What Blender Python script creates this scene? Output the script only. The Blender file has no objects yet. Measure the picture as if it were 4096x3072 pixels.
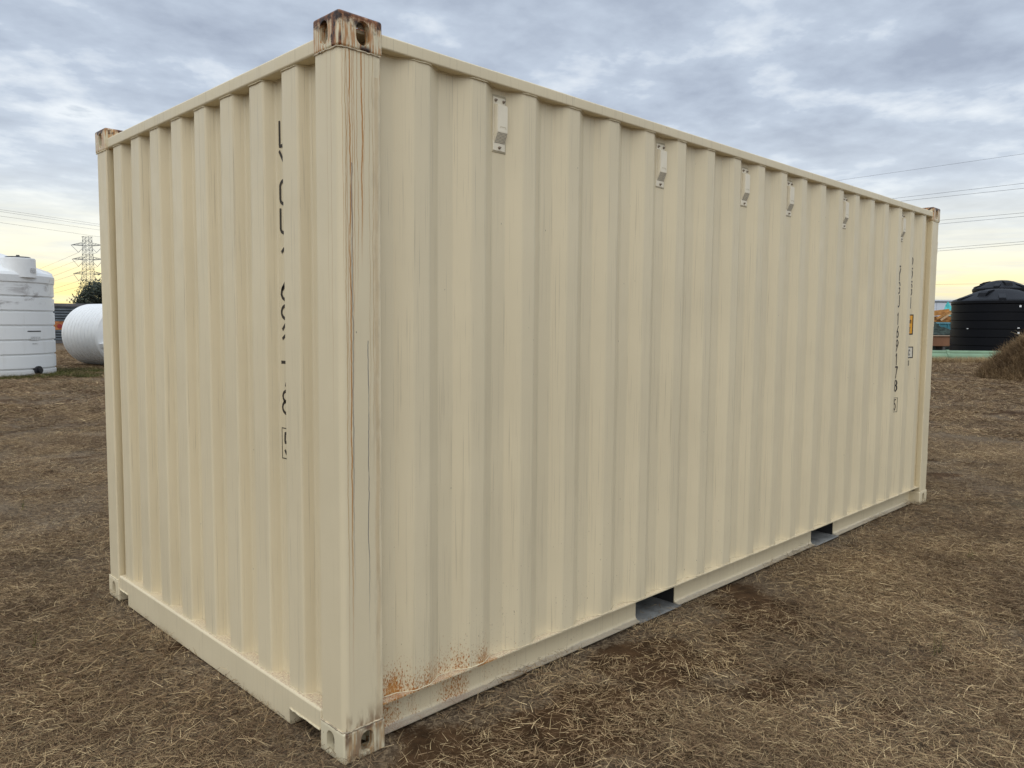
import bpy, bmesh, math, random
import numpy as np
from mathutils import Vector, Matrix, noise
R = math.radians
sc = bpy.context.scene
COL = sc.collection
random.seed(7)

# ------------------------------------------------------------------ camera
CAM = Vector((-1.45499, -2.28859, 1.56124)); YAW, PIT, ROL, FPX = 0.789068, -0.0761978, 0.0080259, 3134.03
def cam_axes():
    cy, sy, cp, sp = math.cos(YAW), math.sin(YAW), math.cos(PIT), math.sin(PIT)
    fw = Vector((cy*cp, sy*cp, sp)); rt = Vector((sy, -cy, 0)); up = rt.cross(fw)
    cr, sr = math.cos(ROL), math.sin(ROL)
    return fw, cr*rt + sr*up, -sr*rt + cr*up
FW, RT, UP = cam_axes()
cd = bpy.data.cameras.new('camera'); cam = bpy.data.objects.new('camera', cd); COL.objects.link(cam)
cd.sensor_width = 36; cd.lens = FPX/4096*36; cd.clip_start = 0.05; cd.clip_end = 6000
m = Matrix((RT, UP, -FW)).transposed().to_4x4(); m.translation = CAM
cam.matrix_world = m
sc.camera = cam
def ray(u, v): return FW + RT*((u-2048)/FPX) + UP*((1536-v)/FPX)
def ground_at(px, dist, z=0):            # a spot on the ground, that far away, in the direction of photo column px
    d = ray(px, 1300); d.z = 0; d.normalize()
    return Vector((CAM.x+d.x*dist, CAM.y+d.y*dist, z))
def spot(u, v, depth): return CAM + ray(u, v)*depth

# ------------------------------------------------------------------ view, world, sun
sc.render.engine = 'CYCLES'; sc.cycles.max_bounces = 5; sc.cycles.diffuse_bounces = 3; sc.cycles.glossy_bounces = 2
vs = sc.view_settings; vs.view_transform = 'Standard'; vs.look = 'None'; vs.gamma = 1; vs.exposure = 0.32
vs.use_curve_mapping = False
SUN_AZ, SUN_EL = R(217), R(50)           # brightest part of the overcast, behind the viewer's left shoulder
w = bpy.data.worlds.new('World'); sc.world = w; w.use_nodes = True
nt = w.node_tree; nt.nodes.clear()
class NB:
    """small node builder"""
    def __init__(s, nt): s.nt = nt
    def n(s, t, **k):
        x = s.nt.nodes.new(t)
        for a, b in k.items(): setattr(x, a, b)
        return x
    def put(s, sock, v):
        if v is None: return
        if hasattr(v, 'is_linked') or hasattr(v, 'links'): s.nt.links.new(v, sock)
        else:
            if isinstance(v, (tuple, list)) and len(v) == 3 and sock.type == 'RGBA': v = (*v, 1)
            sock.default_value = v
    def m(s, op, a, b=None, c=None, clamp=False):
        x = s.n('ShaderNodeMath', operation=op, use_clamp=clamp)
        s.put(x.inputs[0], a); s.put(x.inputs[1], b); s.put(x.inputs[2], c); return x.outputs[0]
    def sm(s, v, lo, hi, a=0., b=1.):    # smooth step
        x = s.n('ShaderNodeMapRange', interpolation_type='SMOOTHSTEP')
        s.put(x.inputs[0], v); s.put(x.inputs[1], lo); s.put(x.inputs[2], hi); s.put(x.inputs[3], a); s.put(x.inputs[4], b)
        return x.outputs[0]
    def mix(s, f, a, b, mode='MIX'):
        x = s.n('ShaderNodeMix', data_type='RGBA', blend_type=mode)
        s.put(x.inputs[0], f); s.put(x.inputs[6], a); s.put(x.inputs[7], b); return x.outputs[2]
    def noise(s, vec, scale=5, detail=2, rough=.5, dist=0, lac=2.0, out=0):
        x = s.n('ShaderNodeTexNoise'); s.put(x.inputs['Vector'], vec); s.put(x.inputs['Scale'], scale)
        s.put(x.inputs['Detail'], detail); s.put(x.inputs['Roughness'], rough); s.put(x.inputs['Distortion'], dist)
        s.put(x.inputs['Lacunarity'], lac)
        return x.outputs[out]
    def vscale(s, vec, sx, sy, sz, off=(0, 0, 0)):
        x = s.n('ShaderNodeMapping'); s.put(x.inputs[0], vec); x.inputs['Scale'].default_value = (sx, sy, sz)
        x.inputs['Location'].default_value = off; return x.outputs[0]
    def xyz(s, vec):
        x = s.n('ShaderNodeSeparateXYZ'); s.put(x.inputs[0], vec); return x.outputs
    def comb(s, a, b, c):
        x = s.n('ShaderNodeCombineXYZ'); s.put(x.inputs[0], a); s.put(x.inputs[1], b); s.put(x.inputs[2], c); return x.outputs[0]
N = NB(nt)
tc = N.n('ShaderNodeTexCoord').outputs['Generated']
X, Y, Z = N.xyz(tc)
sky = N.n('ShaderNodeTexSky', sky_type='NISHITA', sun_disc=False)
sky.sun_elevation = SUN_EL; sky.sun_rotation = R(90) - SUN_AZ
sky.air_density = 1.0; sky.dust_density = 2.0
skyc = N.mix(1.0, sky.outputs[0], (.075, .075, .075), 'MULTIPLY')
zc = N.m('MAXIMUM', Z, 0.0)
den = N.m('ADD', zc, 0.10)
px_ = N.m('DIVIDE', X, den); py_ = N.m('DIVIDE', Y, den)
# rotate so that the cloud rows run across the view
pv = N.comb(px_, py_, 0.0)
rot = N.n('ShaderNodeMapping'); N.put(rot.inputs[0], pv); rot.inputs['Rotation'].default_value = (0, 0, R(-62)); rot.inputs['Scale'].default_value = (1.0, 1.12, 1)
pr = rot.outputs[0]
n1 = N.noise(pr, 2.1, 6, .52, .12)
n2 = N.noise(pr, 0.7, 3, .5, .15)
n3 = N.noise(N.vscale(pr, 1, 1, 1, (7, 3, 0)), 5.5, 4, .55, .1)
cl = N.m('ADD', N.m('ADD', N.m('MULTIPLY', n1, .58), N.m('MULTIPLY', n2, .33)), N.m('MULTIPLY', n3, .24))
n4 = N.noise(N.vscale(pr, 1, 1, 1, (2, 8, 0)), 12, 4, .6, .1)
cl = N.m('ADD', cl, N.m('MULTIPLY', N.m('SUBTRACT', n4, .5), .10))
thick = N.m('MULTIPLY', N.m('SUBTRACT', cl, .43), 3.4, None, True)
CD = (.31, .36, .45); CM = (.445, .51, .605); CB = (.69, .735, .78)
c1 = N.mix(N.m('MULTIPLY', thick, 2.2, None, True), CB, CM)
c2 = N.mix(N.m('MULTIPLY', N.m('SUBTRACT', thick, .40), 1.65, None, True), c1, CD)
# blue showing through the thinnest gaps
c2 = N.mix(N.sm(cl, .44, .38, 0., .35), c2, skyc)
# paler towards the horizon, yellow glow low down around the hidden sun
low = N.sm(zc, .28, .07)
c3 = N.mix(N.m('MULTIPLY', low, .5), c2, (.74, .79, .81))
gd = Vector((math.cos(R(66)), math.sin(R(66)), 0))
daz = N.m('ADD', N.m('MULTIPLY', X, gd.x), N.m('MULTIPLY', Y, gd.y))
azf = N.sm(daz, -.05, .85)
glow = N.m('MULTIPLY', N.sm(zc, .175, .035), azf)
streak = N.noise(N.vscale(tc, 3, 3, 38), 1.6, 5, .6, .4)
g2 = N.m('MULTIPLY', glow, N.sm(streak, .30, .62, .55, 1.05), clamp=True)
warm = N.mix(N.sm(zc, .095, .03), (.95, .90, .68), (1.0, .83, .38))
c4 = N.mix(g2, c3, warm)
# grey-blue haze bank right on the horizon, away from the glow's centre
bank = N.m('MULTIPLY', N.sm(zc, .042, .020), N.sm(daz, .90, .66))
c4 = N.mix(N.m('MULTIPLY', bank, .8), c4, (.50, .55, .60))
# an overcast deck is brighter overhead than near the horizon
up = N.sm(Z, .36, .95, 1.0, 1.75)
gain = N.comb(up, up, up)
c5 = N.mix(1.0, c4, gain, 'MULTIPLY')
below = N.mix(N.sm(Z, -.02, -.001, 1., 0.), c5, (.12, .10, .07))
bg = N.n('ShaderNodeBackground'); N.put(bg.inputs[0], below); bg.inputs[1].default_value = 1.0
wo = N.n('ShaderNodeOutputWorld'); nt.links.new(bg.outputs[0], wo.inputs[0])

sd = bpy.data.lights.new('sun', 'SUN'); so = bpy.data.objects.new('sun', sd); COL.objects.link(so)
sd.energy = 1.25; sd.angle = R(80); sd.color = (1.0, .95, .865)
so.rotation_euler = Vector((math.cos(SUN_AZ)*math.cos(SUN_EL), math.sin(SUN_AZ)*math.cos(SUN_EL), math.sin(SUN_EL))).to_track_quat('Z', 'Y').to_euler()

# ------------------------------------------------------------------ materials
def mat(name, col=(.5, .5, .5), rough=.5, metal=0., spec=.5):
    m = bpy.data.materials.new(name); m.use_nodes = True
    b = NB(m.node_tree); p = m.node_tree.nodes['Principled BSDF']
    p.inputs['Base Color'].default_value = (*col, 1); p.inputs['Roughness'].default_value = rough
    p.inputs['Metallic'].default_value = metal; p.inputs['Specular IOR Level'].default_value = spec
    b.p = p; b.mat = m; return b
def bump(b, h, strength=.3, dist=.01):
    x = b.n('ShaderNodeBump'); x.inputs['Strength'].default_value = strength; x.inputs['Distance'].default_value = dist
    b.put(x.inputs['Height'], h); b.nt.links.new(x.outputs[0], b.p.inputs['Normal'])
def pos(b): return b.n('ShaderNodeNewGeometry').outputs['Position']
def simple(name, col, rough=.5, metal=0., var=.15, scale=6, spec=.5, bmp=0):
    b = mat(name, col, rough, metal, spec); P = pos(b)
    n = b.noise(P, scale, 5, .6)
    dark = tuple(c*(1-var) for c in col); lite = tuple(min(1, c*(1+var)) for c in col)
    b.put(b.p.inputs['Base Color'], b.mix(b.sm(n, .3, .7), dark, lite))
    if bmp: bump(b, n, bmp, .005)
    return b.mat

CREAM = (.685, .59, .40)
def cream(name, base=CREAM, rust=True, posts=False, cast=0, ledge=False, speck=1.0):
    b = mat(name, base, .42, 0, .45); P = pos(b); x, y, z = b.xyz(P)
    col = b.mix(b.sm(b.noise(P, 1.3, 4, .6), .3, .7), tuple(c*.955 for c in base), tuple(c*1.03 for c in base))
    # washed down dust: thin vertical runs
    st = b.noise(b.vscale(P, 55, 55, .9), 1, 4, .65)
    runs = b.m('MULTIPLY', b.m('MULTIPLY', b.sm(st, .56, .74), .35 if posts else 1.), b.sm(b.noise(b.vscale(P, 3, 3, .8), 1, 2, .5), .42, .62))
    col = b.mix(b.m('MULTIPLY', runs, .30), col, (.31, .255, .165))
    st2 = b.noise(b.vscale(P, 190, 190, 2.2, (3, 1, 7)), 1, 3, .6)
    col = b.mix(b.m('MULTIPLY', b.sm(st2, .58, .70), .10 if posts else .36), col, (.27, .22, .15))
    # small dark chips and rust pin-pricks, elongated downward
    vo = b.n('ShaderNodeTexVoronoi', feature='F1'); b.put(vo.inputs['Vector'], b.vscale(P, 1, 1, .5)); vo.inputs['Scale'].default_value = 30
    cell = b.xyz(vo.outputs['Color'])
    zone = b.sm(b.noise(b.vscale(P, 1, 1, .35, (5, 9, 2)), 2.2, 3, .6), .46, .66)
    chip = b.m('MULTIPLY', b.sm(vo.outputs['Distance'], .075, .035), b.m('GREATER_THAN', cell[0], b.m('SUBTRACT', .985, b.m('MULTIPLY', zone, .22*speck))))
    col = b.mix(b.m('MULTIPLY', chip, .75), col, (.10, .075, .05))
    if rust:
        # rust blooming above the bottom rail by the near corner post
        nz = b.m('MULTIPLY', b.m('MULTIPLY', b.sm(z, .50, .15), b.sm(x, 1.75, .15)), b.m('GREATER_THAN', x, .172))
        nz = b.m('MULTIPLY', nz, b.sm(z, .12, .17, .25, 1.0))
        hz = b.m('MULTIPLY', b.sm(z, .34, .15), b.sm(x, 1.25, .60))
        wav = b.sm(b.noise(b.vscale(P, 5.5, 5.5, 1.2, (2, 0, 0)), 1, 2, .5), .30, .62)
        fine = b.noise(b.vscale(P, 190, 190, 80), 1, 5, .72)
        dens = b.m('ADD', b.m('MULTIPLY', nz, .13), b.m('MULTIPLY', b.m('MULTIPLY', hz, wav), .19))
        rs = b.sm(b.m('ADD', fine, dens), .70, .765)
        col = b.mix(b.m('MULTIPLY', rs, b.sm(nz, .0, .06)), col, (.36, .13, .022))
        halo = b.sm(b.m('ADD', b.noise(b.vscale(P, 26, 26, 12), 1, 4, .7), b.m('MULTIPLY', b.m('MULTIPLY', hz, wav), .32)), .62, .88)
        col = b.mix(b.m('MULTIPLY', halo, b.m('MULTIPLY', nz, .5)), col, (.50, .25, .06))
    if rust:
        # spatter of dark specks low on the near end of the wall and rail
        sp = b.noise(b.vscale(P, 170, 170, 75, (4, 4, 4)), 1, 2, .5)
        zn = b.m('MULTIPLY', b.m('MULTIPLY', b.sm(z, 1.1, .2), b.sm(x, 3.6, .3)), b.m('GREATER_THAN', x, .172))
        zn = b.m('MULTIPLY', zn, b.sm(b.noise(P, 2.6, 3, .6), .35, .6))
        col = b.mix(b.m('MULTIPLY', b.sm(b.m('ADD', sp, b.m('MULTIPLY', zn, .075)), .755, .80), b.m('MULTIPLY', b.sm(zn, .02, .12), .8)), col, (.15, .085, .04))
    s = b.m('SUBTRACT', x, y)             # runs round the near corner: y face negative, x face positive
    near = b.m('MULTIPLY', b.m('LESS_THAN', b.m('ABSOLUTE', s), .19), b.m('LESS_THAN', b.m('ADD', x, y), .25))
    if posts:
        zv = b.comb(0., 0., z)
        def run(s0, wd, z1, z0, colr, k, seed):
            wig = b.m('MULTIPLY', b.m('SUBTRACT', b.noise(b.vscale(zv, 1, 1, 1, (seed, 0, seed*3.1)), 3.4, 5, .66), .5), .024)
            d = b.m('ABSOLUTE', b.m('SUBTRACT', b.m('SUBTRACT', s, s0), wig))
            a = b.m('MULTIPLY', b.sm(d, wd, wd*.25), b.sm(z, z0, z0+(z1-z0)*.45))
            a = b.m('MULTIPLY', a, b.sm(b.noise(b.vscale(zv, 1, 1, 1, (0, seed, 0)), 9, 3, .6), .28, .52, .35, 1.))
            a = b.m('MULTIPLY', a, b.m('LESS_THAN', z, z1))
            return b.m('MULTIPLY', b.m('MULTIPLY', a, near), min(1, k*1.15))
        RU = (.43, .185, .035); BR = (.43, .25, .09); BL = (.10, .10, .115)
        for s0, wd, z1, z0, c_, k, sd_ in ((.024, .0024, 2.48, .05, BR, .7, 2), (.040, .0038, 2.48, .12, RU, .95, 3), (.058, .0022, 2.48, 1.5, RU, .55, 4),
                 (.088, .0042, 2.50, 1.70, RU, .95, 6), (.050, .0018, 2.48, 1.2, RU, .7, 21), (.070, .0018, 2.48, 1.5, RU, .65, 22), (.098, .0016, 2.48, 1.9, RU, .6, 23), (.132, .0022, 2.48, .8, BR, .55, 24), (.030, .0018, 2.48, .9, RU, .6, 25), (-.075, .0016, 2.48, 1.3, BR, .4, 26), (.118, .0020, 2.48, .9, BR, .45, 7), (.146, .013, 2.4, -.4, BR, .28, 9), (.047, .0040, 2.1, .45, BL, .55, 10),
                 (.108, .0026, 1.5, .35, BL, .75, 11), (-.050, .0018, 2.48, 1.0, BR, .5, 12), (.012, .0020, 2.48, 1.6, RU, .5, 1), (.168, .004, 2.5, .12, RU, .6, 16)):
            col = b.mix(run(s0, wd, z1, z0, sd_ and c_, k, sd_), col, c_)
        # scuffing where the wall meets the post, brown bleed over the bottom casting
        dirt = b.m('MULTIPLY', b.m('MULTIPLY', b.sm(s, .095, .155), b.sm(b.noise(b.vscale(P, 60, 60, 9), 1, 4, .7), .45, .62)), near)
        col = b.mix(b.m('MULTIPLY', dirt, .22), col, (.26, .20, .13))
        low = b.m('MULTIPLY', b.m('MULTIPLY', b.sm(z, .21, .115), b.sm(b.noise(b.vscale(P, 30, 30, 8), 1, 3, .6), .40, .62)), b.m('MULTIPLY', b.m('GREATER_THAN', s, .004), near))
        col = b.mix(b.m('MULTIPLY', low, .75), col, (.15, .062, .022))
    if cast in (1, 3):                         # top castings: dark bare rust along the top edges, orange runs below
        nn = b.noise(P, 34, 5, .62)
        dz = b.m('SUBTRACT', 2.591, z)
        edge = b.sm(b.m('ADD', b.m('DIVIDE', dz, .050 if cast == 1 else .040), b.m('MULTIPLY', b.m('SUBTRACT', nn, .5), 2.6 if cast == 1 else 3.6)), 1.0 if cast == 1 else .8, .35 if cast == 1 else .1)
        va = b.m('ABSOLUTE', b.m('SUBTRACT', s, -.030)); vb = b.m('ABSOLUTE', b.m('SUBTRACT', s, .006))
        vert = b.m('MULTIPLY', b.m('MAXIMUM', b.sm(b.m('ADD', va, b.m('MULTIPLY', b.m('SUBTRACT', nn, .5), .03)), .017, .008), b.m('MULTIPLY', b.sm(vb, .010, .004), b.sm(z, 2.53, 2.50))), near)
        hole = b.m('MULTIPLY', b.m('MULTIPLY', b.sm(z, 2.500, 2.482), b.sm(b.m('ABSOLUTE', b.m('SUBTRACT', s, .105)), .035, .012)), near)
        dk = b.m('MAXIMUM', b.m('MAXIMUM', edge, vert), hole)
        orr = b.m('MULTIPLY', b.sm(b.noise(b.vscale(P, 130, 130, 9), 1, 4, .6), .43, .57), b.sm(b.noise(b.vscale(P, 1, 1, 1, (3, 3, 3)), 14, 3, .5), .32, .52))
        col = b.mix(b.m('MULTIPLY', orr, .85), col, (.42, .17, .035))
        col = b.mix(dk, col, b.mix(b.sm(nn, .38, .62), (.020, .009, .005), (.24, .085, .020)))
    if cast == 2:
        nn = b.noise(P, 30, 5, .62)
        st3 = b.m('MULTIPLY', b.sm(b.noise(b.vscale(P, 75, 75, 7), 1, 4, .6), .46, .66), b.m('MULTIPLY', b.m('GREATER_THAN', s, .0), near))
        col = b.mix(b.m('MULTIPLY', st3, .7), col, (.36, .185, .06))
        dk = b.m('MULTIPLY', b.m('MULTIPLY', b.sm(b.m('ABSOLUTE', b.m('SUBTRACT', s, .018)), .020, .008), b.sm(z, .055, .115)), b.sm(nn, .38, .55))
        d2 = b.m('MULTIPLY', b.sm(b.m('ABSOLUTE', b.m('SUBTRACT', s, .10)), .03, .01), b.sm(z, .095, .112))
        col = b.mix(b.m('MULTIPLY', b.m('MULTIPLY', b.m('MAXIMUM', dk, d2), near), .85), col, (.085, .034, .014))
    if ledge:
        d = b.sm(b.noise(P, 120, 4, .75), .42, .62)
        nz = b.n('ShaderNodeNewGeometry').outputs['Normal']; nzz = b.xyz(nz)[2]
        nearer = b.sm(b.m('ADD', b.m('ABSOLUTE', x), y), 2.6, .2, .25, .9)
        col = b.mix(b.m('MULTIPLY', b.m('MULTIPLY', d, b.sm(nzz, .8, .98)), nearer), col, (.40, .27, .20))
        fl = b.m('MULTIPLY', b.sm(b.m('ADD', z, b.m('MULTIPLY', b.m('SUBTRACT', b.noise(P, 14, 4, .6), .5), .016)), .031, .026), b.m('GREATER_THAN', x, .172))
        col = b.mix(b.m('MULTIPLY', fl, .6), col, (.36, .33, .28))
    b.put(b.p.inputs['Base Color'], col)
    rg = b.sm(b.noise(P, 9, 4, .6), .3, .7, .36, .52); b.put(b.p.inputs['Roughness'], rg)
    bump(b, b.m('ADD', b.noise(b.vscale(P, 1, 1, .25), 2.2, 3, .5), b.m('MULTIPLY', b.noise(P, 260, 2, .5), .03)), .35, .012)
    return b.mat
M_wall = cream('cream_wall_paint'); M_end = cream('cream_end_paint', rust=False, speck=.15)
M_rail = cream('cream_rail_paint', ledge=True, speck=.9); M_post = cream('cream_post_paint', rust=False, posts=True, speck=.5)
M_ctop = cream('cream_top_casting_paint', base=(.66, .59, .41), rust=False, posts=True, cast=1); M_cbot = cream('cream_bottom_casting_paint', base=(.66, .59, .41), rust=False, posts=True, cast=2)
M_ctr = cream('cream_casting_paint', base=(.66, .59, .41), rust=False, cast=3)
M_vent = simple('vent_paint', (.74, .67, .52), .5, var=.06); M_bead = simple('weld_bead', (.64, .55, .37), .6, var=.12, scale=60); M_weld = simple('stained_weld', (.45, .37, .25), .6, var=.5, scale=40)
M_seal = simple('sealant', (.47, .41, .28), .6); M_screw = simple('screw', (.25, .20, .15), .45, .5)
M_black = simple('black_decal', (.012, .008, .008), .4, var=.2); M_yellow = simple('yellow_decal', (.72, .33, .012), .45, var=.05)
M_white = simple('white_decal', (.60, .56, .46), .5, var=.03); M_dark = simple('shade_black', (.02, .02, .02), .8)  # near-black colour standing in for shade in notches, pockets and vent holes
M_steel = simple('worn_grey_steel', (.24, .245, .235), .65, .0, var=.35, scale=9)
M_dull = simple('undercoat', (.10, .10, .095), .75)

# ------------------------------------------------------------------ mesh helpers
def mk(name, bm, m, parent=None, smooth=False, auto=None):
    me = bpy.data.meshes.new(name); bm.to_mesh(me); bm.free()
    me.materials.append(m) if m else None
    if smooth:
        for p in me.polygons: p.use_smooth = True
    if auto is not None: me.set_sharp_from_angle(angle=R(auto))
    o = bpy.data.objects.new(name, me); COL.objects.link(o)
    if smooth and auto is not None: wn = o.modifiers.new('weighted_normals', 'WEIGHTED_NORMAL'); wn.keep_sharp = True; wn.weight = 80
    if parent: o.parent = parent
    return o
def tag(o, label, cat, group=None):
    o['label'] = label; o['category'] = cat
    if group: o['group'] = group
    return o
def thing(name, label, cat, loc=(0, 0, 0), rz=0, group=None):
    o = bpy.data.objects.new(name, None); COL.objects.link(o); o.location = loc; o.rotation_euler = (0, 0, rz)
    o.empty_display_size = .3
    return tag(o, label, cat, group)
def kind(o, k): o['kind'] = k; return o
def box(bm, x0, x1, y0, y1, z0, z1, bev=0, seg=2):
    vs_ = [bm.verts.new((x, y, z)) for x in (x0, x1) for y in (y0, y1) for z in (z0, z1)]
    f = [bm.faces.new([vs_[i] for i in q]) for q in ((0, 1, 3, 2), (4, 6, 7, 5), (0, 4, 5, 1), (2, 3, 7, 6), (0, 2, 6, 4), (1, 5, 7, 3))]
    if bev:
        ed = list({e for q in f for e in q.edges})
        bmesh.ops.bevel(bm, geom=ed, offset=bev, segments=seg, affect='EDGES', profile=.5)
    return bm
def bar(bm, a, b, r, n=4):
    a = Vector(a); b = Vector(b); d = (b-a)
    if d.length < 1e-6: return
    q = d.to_track_quat('Z', 'Y'); ra, rb = (r if isinstance(r, (tuple, list)) else (r, r))
    A = [bm.verts.new(a + q @ Vector((math.cos(t)*ra, math.sin(t)*ra, 0))) for t in [2*math.pi*i/n + math.pi/4 for i in range(n)]]
    B = [bm.verts.new(b + q @ Vector((math.cos(t)*rb, math.sin(t)*rb, 0))) for t in [2*math.pi*i/n + math.pi/4 for i in range(n)]]
    for i in range(n): bm.faces.new((A[i], A[(i+1) % n], B[(i+1) % n], B[i]))
    bm.faces.new(A[::-1]); bm.faces.new(B)
def path(bm, pts, r, n=5):
    pts = [Vector(p) for p in pts]; rings = []
    for i, p in enumerate(pts):
        d = (pts[min(i+1, len(pts)-1)] - pts[max(i-1, 0)]); q = d.to_track_quat('Z', 'Y')
        rr = r[i] if isinstance(r, list) else r
        rings.append([bm.verts.new(p + q @ Vector((math.cos(2*math.pi*k/n)*rr, math.sin(2*math.pi*k/n)*rr, 0))) for k in range(n)])
    for A, B in zip(rings, rings[1:]):
        for k in range(n): bm.faces.new((A[k], A[(k+1) % n], B[(k+1) % n], B[k]))
    bm.faces.new(rings[0][::-1]); bm.faces.new(rings[-1])
def lathe(bm, prof, n=64, cap=True, M=None):
    rings = []
    for r, z in prof:
        ring = []
        for k in range(n):
            v = Vector((r*math.cos(2*math.pi*k/n), r*math.sin(2*math.pi*k/n), z))
            ring.append(bm.verts.new(M @ v if M else v))
        rings.append(ring)
    for A, B in zip(rings, rings[1:]):
        for k in range(n): bm.faces.new((A[k], A[(k+1) % n], B[(k+1) % n], B[k]))
    if cap: bm.faces.new(rings[0][::-1]); bm.faces.new(rings[-1])
def round_poly(pts, r, seg=3):
    """round the inner corners of an open 2-D polyline"""
    out = [pts[0]]
    for a, b, c in zip(pts, pts[1:], pts[2:]):
        a, b, c = Vector(a), Vector(b), Vector(c)
        u = (a-b); v = (c-b); rr = min(r, u.length*.45, v.length*.45)
        p = b + u.normalized()*rr; q = b + v.normalized()*rr
        for i in range(seg+1):
            t = i/seg; out.append(tuple(p*(1-t)**2 + b*2*t*(1-t) + q*t*t))
    out.append(pts[-1]); return [tuple(o) for o in out]
def cut(o, cutters):
    """subtract solids and bake the result; the cutters are removed"""
    for c in cutters:
        md = o.modifiers.new('b', 'BOOLEAN'); md.operation = 'DIFFERENCE'; md.object = c; md.solver = 'EXACT'
    dg = bpy.context.evaluated_depsgraph_get(); dg.update()
    me = bpy.data.meshes.new_from_object(o.evaluated_get(dg)); o.modifiers.clear()
    o.data = me; wn = o.modifiers.new('weighted_normals', 'WEIGHTED_NORMAL'); wn.keep_sharp = True; wn.weight = 80
    for c in cutters:
        bpy.data.objects.remove(c)
def stadium(w_, h_, axis, c, depth):
    """a solid with a stadium outline, long side up, along axis 0/1 (or flat on top, axis 2)"""
    bm = bmesh.new(); pts = []
    r = w_/2; s = h_/2 - r
    for i in range(13): t = math.pi*i/12; pts.append((r*math.cos(t), s + r*math.sin(t)))
    for i in range(13): t = math.pi + math.pi*i/12; pts.append((r*math.cos(t), -s + r*math.sin(t)))
    def put(u, v, d):
        q = [0, 0, 0]; q[axis] = d
        o_ = [i for i in range(3) if i != axis]; q[o_[0]] = u; q[o_[1]] = v
        return Vector(q) + Vector(c)
    A = [bm.verts.new(put(u, v, -depth)) for u, v in pts]; B = [bm.verts.new(put(u, v, depth)) for u, v in pts]
    k = len(pts)
    for i in range(k): bm.faces.new((A[i], A[(i+1) % k], B[(i+1) % k], B[i]))
    bm.faces.new(A[::-1]); bm.faces.new(B); bmesh.ops.recalc_face_normals(bm, faces=bm.faces)
    return mk('tool', bm, None)

# ================================================================== THE CONTAINER
L, W, H = 6.058, 2.438, 2.591
con = thing('shipping_container', 'cream steel shipping container, corrugated walls and rusty corners, standing on dry grass', 'shipping container')
# --- corrugation profiles
PIT_ = 0.2818
def side_pts():
    p = [(.160, .052)]
    for k in range(20):
        e = .396 + PIT_*k
        p += [(e-.140, .052), (e-.072, .016), (e, .016), (e+.068, .052)]
    p += [(5.902, .052)]
    return p
side_raw = side_pts(); side_prof = round_poly(side_raw, .006)
def end_pts():
    p = [(.158, .068)]
    for k in range(8):
        a = .421 + .2572*k              # far edge of the outer flat
        p += [(a-.113-.020, .068), (a-.113, .022), (a, .022), (a+.020, .068)]
    p += [(2.280, .068)]
    return p
end_raw = end_pts(); end_prof = round_poly(end_raw, .009)
def prof_at(prof, t):
    xs = [q[0] for q in prof]; ys = [q[1] for q in prof]; return float(np.interp(t, xs, ys))
def corr_sheet(prof, z0, z1, put, nz=1, thick=.002):
    """put(t, d, z): position of profile parameter t at depth d; a sheet with real thickness"""
    bm = bmesh.new(); g = {}
    for s_ in (0, 1):
        for i, (t, d) in enumerate(prof):
            for j in range(nz+1):
                z = z0+(z1-z0)*j/nz
                wob = .0022*noise.noise(Vector((t*2.1, z*1.3, 3))) + .0010*noise.noise(Vector((t*9, z*2.5, 8)))
                g[s_, i, j] = bm.verts.new(put(t, d + s_*thick + wob, z))
    n = len(prof)
    for i in range(n-1):
        for j in range(nz):
            bm.faces.new((g[0, i, j], g[0, i+1, j], g[0, i+1, j+1], g[0, i, j+1]))
            bm.faces.new((g[1, i, j], g[1, i, j+1], g[1, i+1, j+1], g[1, i+1, j]))
        bm.faces.new((g[0, i, 0], g[1, i, 0], g[1, i+1, 0], g[0, i+1, 0])); bm.faces.new((g[0, i, nz], g[0, i+1, nz], g[1, i+1, nz], g[1, i, nz]))
    bmesh.ops.recalc_face_normals(bm, faces=bm.faces)
    return bm
Z0S, Z1S = .164, 2.509
near_side = lambda t, d, z: (t, d, z)
far_side = lambda t, d, z: (t, W-d, z)
front_end = lambda t, d, z: (d, t, z)
# the side wall is welded from five pressed sheets
cuts = [0, 4*4+1, 4*8+1, 4*12+1, 4*16+1, len(side_raw)-1]
for a_, b_ in zip(cuts, cuts[1:]):
    seg = side_raw[a_:b_+1]
    if a_ and len(seg) > 2: seg = [((side_raw[a_][0]), side_raw[a_][1])] + seg[1:]
    mk('side_panel', corr_sheet(round_poly(seg, .006), Z0S, Z1S, near_side, 24), M_wall, con, True, 40)
mk('far_side_panel', corr_sheet(side_prof, Z0S, Z1S, far_side, 2), M_wall, con, True, 40)
mk('end_panel', corr_sheet(end_prof, .148, 2.488, front_end, 24), M_end, con, True, 40)
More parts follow.
